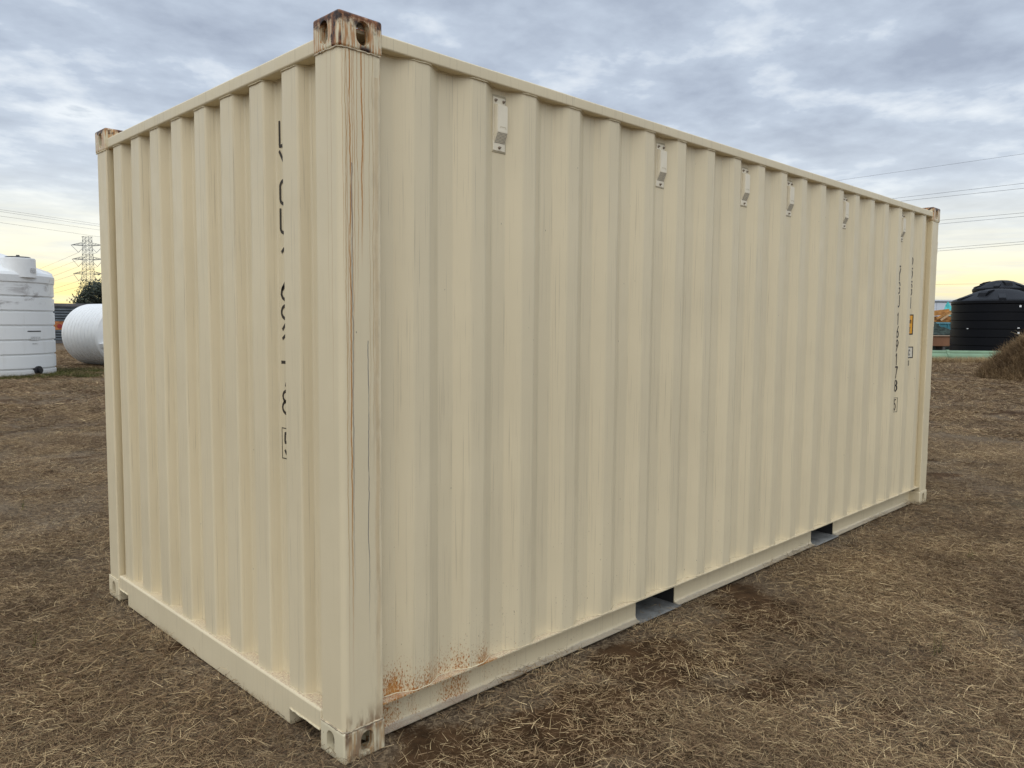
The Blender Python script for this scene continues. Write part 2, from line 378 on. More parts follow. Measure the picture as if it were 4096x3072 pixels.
# --- corner posts: folded plates
def post(cx, cy, sx, sy, m):
    pts = [(.128, .060), (.158, .060), (.164, .050), (.164, .006), (.160, .004), (.022, .004), (.004, .022), (.004, .150), (.006, .155), (.040, .155), (.050, .140)]
    pts = [(.150, .064), (.166, .052), (.172, .010), (.168, .0045), (.020, .0045), (.0045, .020), (.0045, .152), (.010, .157), (.060, .157)]
    pr_ = round_poly(pts, .014, 4); bm = bmesh.new(); g = []
    zs = [.116 + (2.475-.116)*i/30 for i in range(31)]
    for z in zs:
        g.append([bm.verts.new((cx+sx*px, cy+sy*(py + .0012*noise.noise(Vector((px*6, z*2, 1)))), z)) for px, py in pr_])
    for A, B in zip(g, g[1:]):
        for i in range(len(A)-1): bm.faces.new((A[i], A[i+1], B[i+1], B[i]))
    # inner closing plate
    for A, B in zip(g, g[1:]): bm.faces.new((A[0], B[0], B[-1], A[-1]))
    bmesh.ops.recalc_face_normals(bm, faces=bm.faces)
    return mk('corner_post', bm, m, con, True, 50)
post(0, 0, 1, 1, M_post); post(0, W, 1, -1, M_end)
post(L, 0, -1, 1, M_end); post(L, W, -1, -1, M_end)
# --- corner castings with real apertures
def casting(cx, cy, sx, sy, top, m, label=None):
    bm = bmesh.new(); z0, z1 = (H-.118, H) if top else (0, .118)
    box(bm, min(cx, cx+sx*.178), max(cx, cx+sx*.178), min(cy, cy+sy*.162), max(cy, cy+sy*.162), z0, z1, .011, 3)
    o = mk('corner_casting', bm, m, con, True, 35)
    mx, my, mz = cx+sx*.097, cy+sy*.089, (z0+z1)/2
    c = bmesh.new(); box(c, min(cx+sx*.028, cx+sx*.166), max(cx+sx*.028, cx+sx*.166), min(cy+sy*.028, cy+sy*.150), max(cy+sy*.028, cy+sy*.150), z0+.022 if top else z0+.02, z1-.022)
    tools = [mk('tool', c, None),
             stadium(.051, .080, 0, (cx, my, mz), .045), stadium(.054, .080, 1, (mx, cy, mz), .045)]
    
    c = bmesh.new(); box(c, mx-.058, mx+.058, my-.030, my+.030, (z1-.04) if top else (z0-.04), (z1+.04) if top else (z0+.04), .018, 2)
    tools.append(mk('tool', c, None))
    cut(o, tools)
    for p in o.data.polygons: p.use_smooth = True
    o.data.set_sharp_from_angle(angle=R(35))
    if label: o['label'] = label
    return o
casting(0, 0, 1, 1, True, M_ctop, 'badly rusted upper corner casting nearest the viewer'); casting(0, 0, 1, 1, False, M_cbot, 'rust-stained lower corner casting nearest the viewer')
casting(0, W, 1, -1, True, M_ctr); casting(0, W, 1, -1, False, M_end)
casting(L, 0, -1, 1, True, M_ctr); casting(L, 0, -1, 1, False, M_end)
casting(L, W, -1, -1, True, M_ctr); casting(L, W, -1, -1, False, M_end)
# weld collars between castings and the near posts
def wobble_path(a, b, n, amp, seed):
    a = Vector(a); b = Vector(b)
    return [a.lerp(b, i/n) + Vector([amp*noise.noise(Vector((i*.9, seed, k*7.))) for k in range(3)]) for i in range(n+1)]
for z in (.118, H-.118):
    bm = bmesh.new(); path(bm, wobble_path((.003, .155, z), (.003, .015, z), 18, .003, z+3) + wobble_path((.015, .003, z), (.170, .003, z), 20, .003, z), .0034); mk('weld_seam', bm, M_weld, con, True)
for x, y, dx, dy in ((.003, W-.012, 0, -.145), (L-.015, .003, -.155, 0)):
    for z in (.118, H-.118): bm = bmesh.new(); path(bm, wobble_path((x, y, z), (x+dx, y+dy, z), 14, .003, z+x), .0034); mk('weld_seam', bm, M_bead, con, True)
# --- rails
def extr(name, prof, a, b, put, m, n=40, wob=0., closed=True, smooth=True):
    bm = bmesh.new(); g = []
    for i in range(n+1):
        t = a+(b-a)*i/n
        g.append([bm.verts.new(put(t, u + wob*noise.noise(Vector((t*1.7, u*20, 2))), v + wob*noise.noise(Vector((t*1.9, v*20, 9))))) for u, v in prof])
    k = len(prof)
    for A, B in zip(g, g[1:]):
        for i in range(k if closed else k-1): bm.faces.new((A[i], A[(i+1) % k], B[(i+1) % k], B[i]))
    if closed: bm.faces.new(g[0][::-1]); bm.faces.new(g[-1])
    bmesh.ops.recalc_face_normals(bm, faces=bm.faces)
    return mk(name, bm, m, con, smooth, 40)
def rr(u0, u1, v0, v1, r=.007):
    q = []
    for cx, cy, a in ((u0+r, v0+r, math.pi), (u1-r, v0+r, 1.5*math.pi), (u1-r, v1-r, 0), (u0+r, v1-r, .5*math.pi)):
        for i in range(4): t = a + i/3*math.pi/2; q.append((cx+r*math.cos(t), cy+r*math.sin(t)))
    return q
ALX = lambda t, u, v: (t, u, v)
ALXf = lambda t, u, v: (t, W-u, v)
ALY = lambda t, u, v: (u, t, v)
extr('top_side_rail', rr(.0065, .066, 2.505, 2.553), .176, L-.176, ALX, M_rail, 60, .0012)
extr('top_side_rail', rr(.0065, .066, 2.505, 2.553), .176, L-.176, ALXf, M_rail, 4)
extr('header_rail', rr(.012, .075, 2.482, 2.537, .009), .160, W-.160, ALY, M_end, 30, .0008)
extr('header_rail', rr(L-.075, L-.012, 2.482, 2.537, .009), .160, W-.160, ALY, M_end, 4)
# bottom side rail: channel open to the outside, cut by two forklift pockets
CH = [(.013, .160), (.013, .1655), (.096, .1655), (.096, .016), (.058, .016), (.057, .0215), (.078, .024), (.087, .031), (.0905, .042), (.0905, .160)]
POCK = ((1.832, 2.190), (3.912, 4.280))
xs_ = [.172, POCK[0][0], POCK[0][1], POCK[1][0], POCK[1][1], 5.883]
for k in (0, 2, 4): extr('bottom_side_rail', CH, xs_[k], xs_[k+1], ALX, M_rail, 24, .0012)
extr('bottom_side_rail', CH, .172, L-.17, ALXf, M_rail, 4)
# top flange carries on over the pockets
for a_, b_ in POCK:
    extr('pocket_top_plate', [(.013, .160), (.013, .1655), (.096, .1655), (.096, .160)], a_+.001, b_-.001, ALX, M_rail, 10, .0008)
    bm = bmesh.new(); box(bm, a_-.012, b_+.012, .050, W-.05, .012, .020); mk('forklift_pocket_floor', bm, M_steel, con)
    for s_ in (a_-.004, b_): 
        bm = bmesh.new(); box(bm, s_, s_+.004, .093, W-.1, .021, .158); mk('forklift_pocket_side', bm, M_dark, con)  # sides and roof coloured near-black to paint in the pocket's shade
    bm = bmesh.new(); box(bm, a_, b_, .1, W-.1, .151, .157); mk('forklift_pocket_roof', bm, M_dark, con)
# end sill: rounded box with two notches
def sill(x0, x1):
    bm = bmesh.new(); box(bm, x0, x1, .161, W-.161, .004, .150, .010, 3)
    o = mk('end_sill', bm, M_rail, con, True, 40); t = []
    for a_, b_ in ((.155, .392), (W-.298, W-.095)):
        c = bmesh.new(); box(c, x0-.1, x0+.200, a_, b_, -.1, .071, .006, 2); t.append(mk('tool', c, None))
    cut(o, t)
    for p in o.data.polygons: p.use_smooth = True
    o.data.set_sharp_from_angle(angle=R(35)); return o
sill(.005, .110); sill(L-.11, L-.005)
for x_ in (.116, L-.122):
    bm = bmesh.new(); box(bm, x_, x_+.006, .166, W-.166, .002, .146); mk('notch_shade_sheet', bm, M_dark, con)  # added dark sheet that puts the shade into the notches
# notch lips and linings
for a_, b_ in ((.166, .388), (W-.295, W-.166)):
    bm = bmesh.new(); path(bm, wobble_path((.004, a_, .073), (.004, b_, .073), 16, .003, a_), .0045); mk('weld_seam', bm, M_bead, con, True)
# weld beads along the foot of the corrugations
def bead(prof, z, put, off, m, r, t0, t1, seed):
    bm = bmesh.new(); pts = []; t = t0
    while t < t1:
        d = prof_at(prof, t) - off
        pts.append(Vector(put(t, d, z)) + Vector((0, .0008*noise.noise(Vector((t*30, seed, 0))), .0022*noise.noise(Vector((t*22, seed, 4)))))); t += .009
    path(bm, pts, [r*.62*(1+.6*noise.noise(Vector((i*.5, seed, 0)))) for i in range(len(pts))], 5)
    return mk('weld_bead', bm, m, con, True)
bead(side_prof, .1675, near_side, .003, M_bead, .0036, .18, 5.86, 1)
bead(side_prof, 2.503, near_side, .003, M_wall, .0045, .18, 5.86, 2)
bead(end_prof, .151, front_end, .003, M_bead, .0036, .16, 2.28, 3)
bead(end_prof, 2.480, front_end, .003, M_end, .004, .16, 2.28, 4)
# roof, floor, doors
bm = bmesh.new(); box(bm, .05, L-.05, .04, W-.04, 2.546, 2.556)
for k in range(40):
    x = .25 + k*.143; box(bm, x, x+.07, .12, W-.12, 2.5565, 2.570, .004, 1)
mk('roof', bm, M_wall, con)
bm = bmesh.new(); box(bm, .09, L-.09, .07, W-.07, .170, .190); mk('floor', bm, M_dull, con)
bm = bmesh.new()
for k in range(10): x = .5+k*.5; (box(bm, x, x+.04, .1, W-.1, .05, .158) if not any(a-.06 < x < b+.02 for a, b in POCK) else None)
mk('cross_member', bm, M_dull, con)
for k in (0, 1):
    y0, y1 = (.05, W/2-.01) if k == 0 else (W/2+.01, W-.05)
    bm = bmesh.new(); box(bm, L-.045, L-.012, y0, y1, .15, 2.46, .004, 1)
    for j in range(4):
        z = .35+j*.53; box(bm, L-.018, L-.004, y0+.08, y1-.08, z, z+.30, .005, 1)
    d_ = mk('door', bm, M_end, con)
    for j in (0, 1):
        y = y0+.25+j*.65; bm = bmesh.new(); bar(bm, (L+.012, y, .10), (L+.012, y, 2.5), .017, 10); mk('locking_bar', bm, M_steel, d_, True)
for z in (.40, .98, 1.62, 2.26):
    for y in (.012, W-.072):
        bm = bmesh.new(); box(bm, L-.012, L+.010, y, y+.06, z-.055, z+.055, .004, 1); bar(bm, (L+.006, y+.012, z-.075), (L+.006, y+.012, z+.075), .009, 8)
        mk('door_hinge', bm, M_end, con)

# --- ventilators
def vent(x0):
    v = bpy.data.objects.new('ventilator', None); COL.objects.link(v); v.parent = con; v.location = (x0, .0515, 2.258); v.empty_display_size = .05
    wd, hh = .068, .212
    bm = bmesh.new(); box(bm, -.004, wd+.007, -.001, .004, -.006, hh+.010, .002, 1); mk('sealant', bm, M_seal, v)
    bm = bmesh.new(); box(bm, 0, wd, -.004, .001, 0, hh, .002, 1); mk('back_plate', bm, M_vent, v)
    # hood: box with sloping foot (grille) and sloping shoulder
    bm = bmesh.new(); A, B = .002, wd-.002; d = .023
    sec = [(-.004, .030), (-d, .072), (-d, hh-.034), (-.004, hh-.026)]
    Lf = [bm.verts.new((A if y > -.01 else A+.003, y, z)) for y, z in sec]; Rt = [bm.verts.new((B if y > -.01 else B-.002, y, z)) for y, z in sec]
    for i in range(4): bm.faces.new((Lf[i], Rt[i], Rt[(i+1) % 4], Lf[(i+1) % 4]))
    bm.faces.new(Lf[::-1]); bm.faces.new(Rt); bmesh.ops.recalc_face_normals(bm, faces=bm.faces)
    bmesh.ops.bevel(bm, geom=list(bm.edges), offset=.0022, segments=2, affect='EDGES'); mk('hood', bm, M_vent, v, True, 40)
    # perforations: flat dark squares on the sloping foot, painting the holes' shade
    bm = bmesh.new(); a = Vector((0, sec[0][0], sec[0][1])); b2 = Vector((0, sec[1][0], sec[1][1])); dr = (b2-a).normalized(); nn = Vector((0, dr.z, -dr.y))
    if nn.y > 0: nn = -nn
    for i in range(8):
        for j in range(8):
            c = a + dr*((b2-a).length*(j+.7)/8.4) + nn*.0004 + Vector((A+.009+(B-A-.016)*i/7, 0, 0))
            bm.faces.new([bm.verts.new(c + Vector((sx*.0015, 0, 0)) + dr*sy*.0015) for sx, sy in ((-1, -1), (1, -1), (1, 1), (-1, 1))])
    bmesh.ops.solidify(bm, geom=bm.faces, thickness=-.0004) if False else None
    mk('grille_hole_shade', bm, M_dark, v)['kind'] = 'stuff'
    bm = bmesh.new(); path(bm, [(A+.018, -d-.0003, .088), (A+.020, -d-.0003, .093), (B-.016, -d-.0003, .093), (B-.012, -d-.0003, .085)], .0009, 4); mk('pressed_slot', bm, M_seal, v)
    for sx, sz in ((.012, hh-.014), (wd-.012, hh-.014), (wd*.5, .014)):
        bm = bmesh.new(); lathe(bm, [(.0065, 0), (.0062, .004), (.0035, .006), (.0035, .011)], 8, True, Matrix.Translation((sx, -.003, sz)) @ Matrix.Rotation(R(90), 4, 'X')); mk('screw', bm, M_screw, v, True, 40)
    # a short drip mark of trapped dirt sits under the plate
    return v
for k in (1, 5, 8, 10, 13, 17): vent(.396 + PIT_*k + .0685)

# --- lettering in a hand-cut narrow stroke font, wrapped over the corrugation
def arc(cx, cy, rx, ry, a0, a1, n=10): return [(cx+rx*math.cos(R(a0+(a1-a0)*i/n)), cy+ry*math.sin(R(a0+(a1-a0)*i/n))) for i in range(n+1)]
G = {'L': [[(0, 1), (0, 0), (1, 0)]], 'Y': [[(0, 1), (.5, .5), (1, 1)], [(.5, .5), (.5, 0)]],
     'U': [[(0, 1), (0, .22)] + arc(.5, .22, .5, .22, 180, 360) + [(1, 1)]],
     'G': [arc(.5, .76, .5, .24, 0, 180) + [(0, .24)] + arc(.5, .24, .5, .24, 180, 360) + [(1, .48), (.62, .48)]],
     'C': [arc(.5, .72, .5, .28, 10, 180) + [(0, .28)] + arc(.5, .28, .5, .28, 180, 350)],
     '1': [[(.15, .82), (.55, 1), (.55, 0)]],
     '2': [arc(.5, .74, .5, .26, 180, -20) + [(.85, .52), (.1, .12), (0, 0), (1, 0)]],
     '3': [arc(.5, .76, .48, .24, 170, -80) + [(.45, .52)], [(.45, .52)] + arc(.5, .26, .5, .26, 85, -170)],
     '5': [[(1, 1), (.05, 1), (.02, .56)] + arc(.5, .32, .5, .32, 125, -150)],
     '6': [[(.85, 1), (.12, .50)] + arc(.5, .28, .5, .28, 150, -210)],
     '7': [[(0, 1), (1, 1), (.40, 0)]],
     '8': [arc(.5, .76, .44, .24, -90, 270, 16), arc(.5, .27, .5, .27, 90, 450, 16)],
     '9': [arc(.5, .72, .5, .28, -30, 330, 16) + [(.88, .50), (.15, 0)]],
     'm': [[(0, 0), (0, .9)], [(0, .75)] + arc(.25, .72, .25, .2, 150, 0, 5) + [(.5, 0)], [(.5, .72)] + arc(.75, .72, .25, .2, 150, 0, 5) + [(1, 0)]],
     '.': [[(.4, 0), (.6, .02)]], "'": [[(.5, 1), (.5, .8)]], '"': [[(.35, 1), (.35, .8)], [(.65, 1), (.65, .8)]]}
def stroke(bm, pts, th, put):
    dn = []
    for a, b in zip(pts, pts[1:]):
        a, b = Vector(a), Vector(b); n = max(1, int((b-a).length/.006))
        dn += [a.lerp(b, i/n) for i in range(n)]
    dn.append(Vector(pts[-1]))
    if (dn[0]-dn[-1]).length > 1e-4:
        d0 = (dn[0]-dn[1]).normalized()*th*.5; dn[0] = dn[0] + d0; d1 = (dn[-1]-dn[-2]).normalized()*th*.5; dn[-1] = dn[-1] + d1
    pl, prr = [], []
    for i, p in enumerate(dn):
        d = (dn[min(i+1, len(dn)-1)] - dn[max(i-1, 0)]).normalized(); nn = Vector((-d.y, d.x))*th*.5
        pl.append(bm.verts.new(put(*(p+nn)))); prr.append(bm.verts.new(put(*(p-nn))))
    for i in range(len(dn)-1): bm.faces.new((pl[i], prr[i], prr[i+1], pl[i+1]))
def glyph(ch, u0, v0, wd, ht, th, put, m=M_black, parent=con, name='painted_character'):
    bm = bmesh.new()
    for s_ in G[ch]: stroke(bm, [(u0+th/2+(wd-th)*a, v0+th/2+(ht-th)*b) for a, b in s_], th, put)
    return mk(name, bm, m, parent)
def frame(u0, v0, u1, v1, th, put, parent=con):
    bm = bmesh.new()
    for a, b in (((u0, v0), (u1, v0)), ((u1, v0), (u1, v1)), ((u1, v1), (u0, v1)), ((u0, v1), (u0, v0))): stroke(bm, [a, b], th, put)
    return mk('painted_frame', bm, m_(M_black), parent)
m_ = lambda q: q
put_side = lambda u, v: (u, prof_at(side_prof, u) - .0012, v)
put_end = lambda u, v: (prof_at(end_prof, -u) - .0012, -u, v)     # u runs to the viewer's right: towards -y
put_side2 = lambda u, v: (u, prof_at(side_prof, u) - .0022, v)
SX = 5.264
drift = lambda z: (2.15-z)*.024
tops = {'L': 2.149}
zt = [2.149, 2.039, 1.931, 1.823, 1.683, 1.573, 1.463, 1.353, 1.243, 1.132]
for ch, z in zip('LYGU169178', zt): glyph(ch, SX+drift(z), z-.101, .052, .101, .013, put_side)
glyph('5', SX+drift(.97)+.004, .875, .036, .096, .010, put_side); frame(SX+drift(.92)-.006, .865, SX+drift(.92)+.052, .981, .0035, put_side)
SX2 = SX + PIT_ - .004
for ch, z in zip('22G1', [2.147, 2.038, 1.928, 1.819]): glyph(ch, SX2+drift(z), z-.101, .052, .101, .013, put_side)
# height plate: yellow with black border
def patch(u0, v0, u1, v1, put, m, nm, n=14):
    bm = bmesh.new(); g = [[bm.verts.new(put(u0+(u1-u0)*i/n, v0+(v1-v0)*j)) for j in (0, 1)] for i in range(n+1)]
    for A, B in zip(g, g[1:]): bm.faces.new((A[0], B[0], B[1], A[1]))
    return mk(nm, bm, m, con)
PX0, PX1 = SX2-.03, SX2+.088
patch(PX0, 1.500, PX1, 1.670, put_side, M_black, 'height_decal')
patch(PX0+.008, 1.510, PX1-.010, 1.660, put_side2, M_yellow, 'height_decal')
put_side3 = lambda u, v: (u, prof_at(side_prof, u) - .0032, v)
for ch, u, wd in (('2', PX0+.014, .018), ('.', PX0+.033, .008), ('6', PX0+.042, .018), ('m', PX0+.062, .034)): glyph(ch, u, 1.594, wd, .046 if ch != 'm' else .034, .0065, put_side3)
for ch, u, wd in (('8', PX0+.020, .018), ("'", PX0+.038, .010), ('6', PX0+.048, .018), ('"', PX0+.067, .014)): glyph(ch, u, 1.520, wd, .044, .006, put_side3)
patch(SX2-.03, 1.302, SX2+.098, 1.399, put_side, M_black, 'capacity_decal'); patch(SX2-.022, 1.310, SX2+.089, 1.391, put_side2, M_white, 'capacity_decal')
glyph('C', SX2+.030, 1.322, .036, .054, .008, put_side3)
glyph('1', SX2+.008, 1.237, .022, .046, .008, put_side); glyph('3', SX2+.036, 1.237, .026, .046, .008, put_side)
# the same number down the end wall, half hidden by the next corrugation
EY = -.527
ez = [2.330, 2.219, 2.110, 2.000, 1.857, 1.744, 1.632, 1.522, 1.412, 1.300]
for ch, z in zip('LYGU169178', ez): glyph(ch, EY - (2.33-z)*.004, z-.102, .080, .102, .0125, put_end)
glyph('5', EY+.010, 1.036, .056, .096, .012, put_end); frame(EY-.006, 1.026, EY+.080, 1.146, .004, put_end)
#@@REST@@
# ================================================================== GROUND
def gz(x, y):
    """height of the ground"""
    r = .030*noise.noise(Vector((x*.35, y*.35, 0))) + .014*noise.noise(Vector((x*1.9, y*1.9, 5)))
    dx = max(-x, 0, x-L); dy = max(-y, 0, y-W); d = math.hypot(dx, dy)
    k = min(1, d/1.2); return r*k*.9 + .006*k
def cover(x, y):
    """0 = bare red-brown soil, 1 = matted dry grass"""
    p = Vector((x, y, 0))
    n = .5 + .5*noise.noise(p*.55 + Vector((3, 1, 0))) + .42*noise.noise(p*1.7 + Vector((9, 4, 2))) + .34*noise.noise(p*4.5)
    # worn strip along the near long side and by the corner
    s = math.exp(-((y+.30)/.24)**2)*(1 if .1 < x < 2.5 else math.exp(-((x-1.3)/1.9)**2)) * .36
    s += .22*math.exp(-(((x-1.2)/.7)**2 + ((y+.42)/.20)**2))
    return max(0., min(1., (n - s*.8 - .10)*2.4))
def ground_mesh():
    def axis(lo, hi, c0, c1, st):
        a = list(np.arange(c0, c1, st)); x = c1; s = st
        while x < hi: a.append(x); s *= 1.16; x += s
        a.append(hi); x = c0; s = st; b = []
        while True:
            s *= 1.16; x -= s
            if x < lo: break
            b.append(x)
        return [lo] + b[::-1] + a
    gx = axis(-3000, 3000, -3.5, 11, .07); gy = axis(-3000, 3000, -3.6, 11, .07)
    nx, ny = len(gx), len(gy)
    V = [(x, y, gz(x, y) if abs(x) < 90 and abs(y) < 90 else 0) for x in gx for y in gy]
    F = [(i*ny+j, (i+1)*ny+j, (i+1)*ny+j+1, i*ny+j+1) for i in range(nx-1) for j in range(ny-1)]
    me = bpy.data.meshes.new('ground'); me.from_pydata(V, [], F)
    a = me.attributes.new('cover', 'FLOAT', 'POINT'); a.data.foreach_set('value', [cover(x, y) if abs(x) < 60 and abs(y) < 60 else .6 for x, y, z in V])
    for p in me.polygons: p.use_smooth = True
    o = bpy.data.objects.new('ground', me); COL.objects.link(o); o['kind'] = 'structure'; return o
gr = ground_mesh()
b = mat('dry_grass_soil', rough=.95, spec=.1); P = pos(b)
cv = b.n('ShaderNodeAttribute', attribute_name='cover').outputs['Fac']
soil = b.mix(b.sm(b.noise(P, 7, 6, .65), .3, .7), (.040, .023, .011), (.100, .057, .028))
f1 = b.noise(b.vscale(P, 1, 1, 1), 38, 6, .75, 1.2); f2 = b.noise(b.vscale(P, 2.2, .8, 1), 16, 6, .7, .8); f3 = b.noise(P, .5, 5, .6)
thatch = b.mix(b.sm(f1, .40, .64), (.065, .046, .030), (.32, .24, .15))
thatch = b.mix(b.m('MULTIPLY', b.sm(f2, .48, .66), .6), thatch, (.070, .048, .031))
thatch = b.mix(b.sm(f3, .42, .62, 0, .55), thatch, (.105, .074, .047))
gp = b.sm(b.noise(b.vscale(P, 1, 1, 1, (4, 2, 0)), .16, 4, .6), .56, .68)
thatch = b.mix(b.m('MULTIPLY', gp, .35), thatch, (.070, .080, .028))
b.put(b.p.inputs['Base Color'], b.mix(b.sm(b.m('ADD', cv, b.m('MULTIPLY', b.m('SUBTRACT', f1, .5), 1.1)), .15, .62), soil, thatch))
bump(b, b.m('ADD', f1, b.m('MULTIPLY', b.noise(P, 9, 5, .6), 1.5)), .7, .02)
gr.data.materials.append(b.mat)

# ------------------------------------------------------------------ grass: blades as thin bent strips
def straw_mat(name, ramp):
    b = mat(name, rough=.75, spec=.15)
    a = b.n('ShaderNodeAttribute', attribute_name='tone').outputs['Fac']
    cr = b.n('ShaderNodeValToRGB'); b.put(cr.inputs[0], a); e = cr.color_ramp.elements
    e[0].position = 0; e[0].color = (*ramp[0], 1); e[1].position = 1; e[1].color = (*ramp[-1], 1)
    for i, c in enumerate(ramp[1:-1]): q = e.new((i+1)/(len(ramp)-1)); q.color = (*c, 1)
    oi = b.n('ShaderNodeObjectInfo').outputs['Random']
    col = b.mix(1.0, cr.outputs[0], b.mix(oi, (.80, .78, .74), (1.12, 1.08, 1.0)), 'MULTIPLY')
    pt = b.noise(pos(b), .9, 4, .6); col = b.mix(1.0, col, b.mix(b.sm(pt, .32, .68), (.66, .62, .60), (1.12, 1.10, 1.05)), 'MULTIPLY')
    b.put(b.p.inputs['Base Color'], col); return b.mat
M_straw = straw_mat('dry_straw', [(.064, .038, .023), (.150, .098, .060), (.28, .197, .120), (.45, .35, .21), (.66, .54, .34)])
M_brown = straw_mat('brown_dry_grass', [(.085, .055, .032), (.19, .13, .075), (.30, .215, .125), (.42, .32, .19)])
M_green = straw_mat('greenish_grass', [(.050, .060, .018), (.080, .095, .028), (.15, .15, .055), (.26, .22, .11)])
def tuft(name, n, rad, lmin, lmax, flat, wd, tones, m, stems=1, seed=0):
    """flat: 0 upright .. 1 lying; returns an object that lives only in the blend data, for instancing"""
    rnd = random.Random(seed); V = []; F = []; T = []
    for k in range(n):
        a = rnd.uniform(0, 2*math.pi); rr_ = rad*math.sqrt(rnd.random()); x, y = rr_*math.cos(a), rr_*math.sin(a)
        ln = rnd.uniform(lmin, lmax); lie = flat[0] + (flat[1]-flat[0])*rnd.random(); az = rnd.uniform(0, 2*math.pi)
        el0 = math.pi/2*(1-lie); z = rnd.uniform(0, .018) if lie > .8 else 0
        p = Vector((x, y, z)); w_ = wd*rnd.uniform(.6, 1.3); tone = min(1, max(0, rnd.gauss(*tones)))
        sg = 3; side = Vector((-math.sin(az), math.cos(az), 0)); roll = rnd.uniform(-.9, .9); bend = rnd.uniform(-.9, .5)*(1-lie*.6); curl = rnd.uniform(-.5, .5)
        i0 = len(V)
        for s_ in range(sg+1):
            t = s_/sg; el = el0 + bend*t; azz = az + curl*t
            ww = w_*(1-t*.75); sd_ = (side*math.cos(roll) + Vector((0, 0, 1))*math.sin(roll))*ww*.5
            V += [p - sd_, p + sd_]; T += [tone, tone]
            p = p + Vector((math.cos(azz)*math.cos(el), math.sin(azz)*math.cos(el), math.sin(el)))*(ln/sg)
            if p.z < .002: p.z = .002 + rnd.random()*.006
        F += [(i0+2*s_, i0+2*s_+1, i0+2*s_+3, i0+2*s_+2) for s_ in range(sg)]
    me = bpy.data.meshes.new(name); me.from_pydata([tuple(v) for v in V], [], F)
    at = me.attributes.new('tone', 'FLOAT', 'POINT'); at.data.foreach_set('value', T); me.materials.append(m)
    return bpy.data.objects.new(name, me)
def scatter(name, pts, sources, label=None, cat=None):
    """pts: (x, y, z, scale, index, tilt); one object whose geometry nodes instance the tufts"""
    rnd = random.Random(len(pts)); me = bpy.data.meshes.new(name); me.from_pydata([p[:3] for p in pts], [], [])
    def attr(nm, ty, f, vals): a = me.attributes.new(nm, ty, 'POINT'); a.data.foreach_set(f, vals)
    attr('sz', 'FLOAT', 'value', [p[3] for p in pts]); attr('idx', 'INT', 'value', [p[4] for p in pts])
    rv = []
    for p in pts: rv += [rnd.gauss(0, p[5]), rnd.gauss(0, p[5]), rnd.uniform(0, 6.28)]
    attr('rt', 'FLOAT_VECTOR', 'vector', rv)
    g = bpy.data.node_groups.new(name, 'GeometryNodeTree'); g.interface.new_socket('Geometry', in_out='INPUT', socket_type='NodeSocketGeometry'); g.interface.new_socket('Geometry', in_out='OUTPUT', socket_type='NodeSocketGeometry')
    ni, no = g.nodes.new('NodeGroupInput'), g.nodes.new('NodeGroupOutput'); ip = g.nodes.new('GeometryNodeInstanceOnPoints'); jn = g.nodes.new('GeometryNodeJoinGeometry')
    for s_ in reversed(sources):
        oi = g.nodes.new('GeometryNodeObjectInfo'); oi.inputs['Object'].default_value = s_; oi.inputs['As Instance'].default_value = True; g.links.new(oi.outputs['Geometry'], jn.inputs[0])
    def at(nm, ty):
        a = g.nodes.new('GeometryNodeInputNamedAttribute'); a.data_type = ty; a.inputs[0].default_value = nm; return a.outputs[0]
    ip.inputs['Pick Instance'].default_value = True
    g.links.new(ni.outputs[0], ip.inputs['Points']); g.links.new(jn.outputs[0], ip.inputs['Instance'])
    g.links.new(at('idx', 'INT'), ip.inputs['Instance Index']); g.links.new(at('sz', 'FLOAT'), ip.inputs['Scale'])
    er = g.nodes.new('FunctionNodeEulerToRotation'); g.links.new(at('rt', 'FLOAT_VECTOR'), er.inputs[0]); g.links.new(er.outputs[0], ip.inputs['Rotation'])
    g.links.new(ip.outputs[0], no.inputs[0])
    o = bpy.data.objects.new(name, me); COL.objects.link(o); md = o.modifiers.new('scatter', 'NODES'); md.node_group = g
    o['kind'] = 'stuff'
    if label: o['label'] = label; o['category'] = cat
    return o
MATS = [tuft('matted_straw', 1150, .34, .02, .075, (.78, 1.0), .0021, (.47, .27), M_straw, seed=i) for i in range(4)]
LOOSE = [tuft('loose_straw', 40, .22, .025, .085, (.70, 1.0), .0021, (.70, .20), M_straw, seed=20+i) for i in range(3)]
SPRIG = [tuft('straw_sprig', 12, .035, .02, .075, (.10, .75), .0024, (.80, .18), M_straw, seed=40+i) for i in range(4)]
FAR = [tuft('coarse_straw', 260, .42, .04, .12, (.74, 1.0), .0048, (.42, .24), M_straw, seed=60+i) for i in range(3)]
GRN = [tuft('green_sprig', 14, .03, .04, .12, (.1, .6), .003, (.4, .25), M_green, seed=80)]
SRC = MATS + LOOSE + SPRIG + FAR + GRN
pts = []; rnd = random.Random(3); az0 = YAW
def under(x, y, mgn=0.): return -mgn < x < L+mgn and -mgn < y < W+mgn
def ring(r0, r1, dens, spread, fn):
    n = int(dens*(r1*r1-r0*r0)*spread)
    for _ in range(n):
        r = math.sqrt(rnd.uniform(r0*r0, r1*r1)); a = az0 + rnd.uniform(-spread, spread); x = CAM.x + r*math.cos(a); y = CAM.y + r*math.sin(a)
        if under(x, y, -.12): continue
        fn(x, y, r)
def put_mat(x, y, r):
    c = cover(x, y)
    if under(x, y, .10): return
    if rnd.random() < (c-.12)*1.15: pts.append((x, y, gz(x, y)+.001, rnd.uniform(.75, 1.25), rnd.randrange(4), .05))
def put_loose(x, y, r):
    if under(x, y, .12): return
    if rnd.random() < .65 + cover(x, y)*.35: pts.append((x, y, gz(x, y)+.010, rnd.uniform(.7, 1.3), 4+rnd.randrange(3), .07))
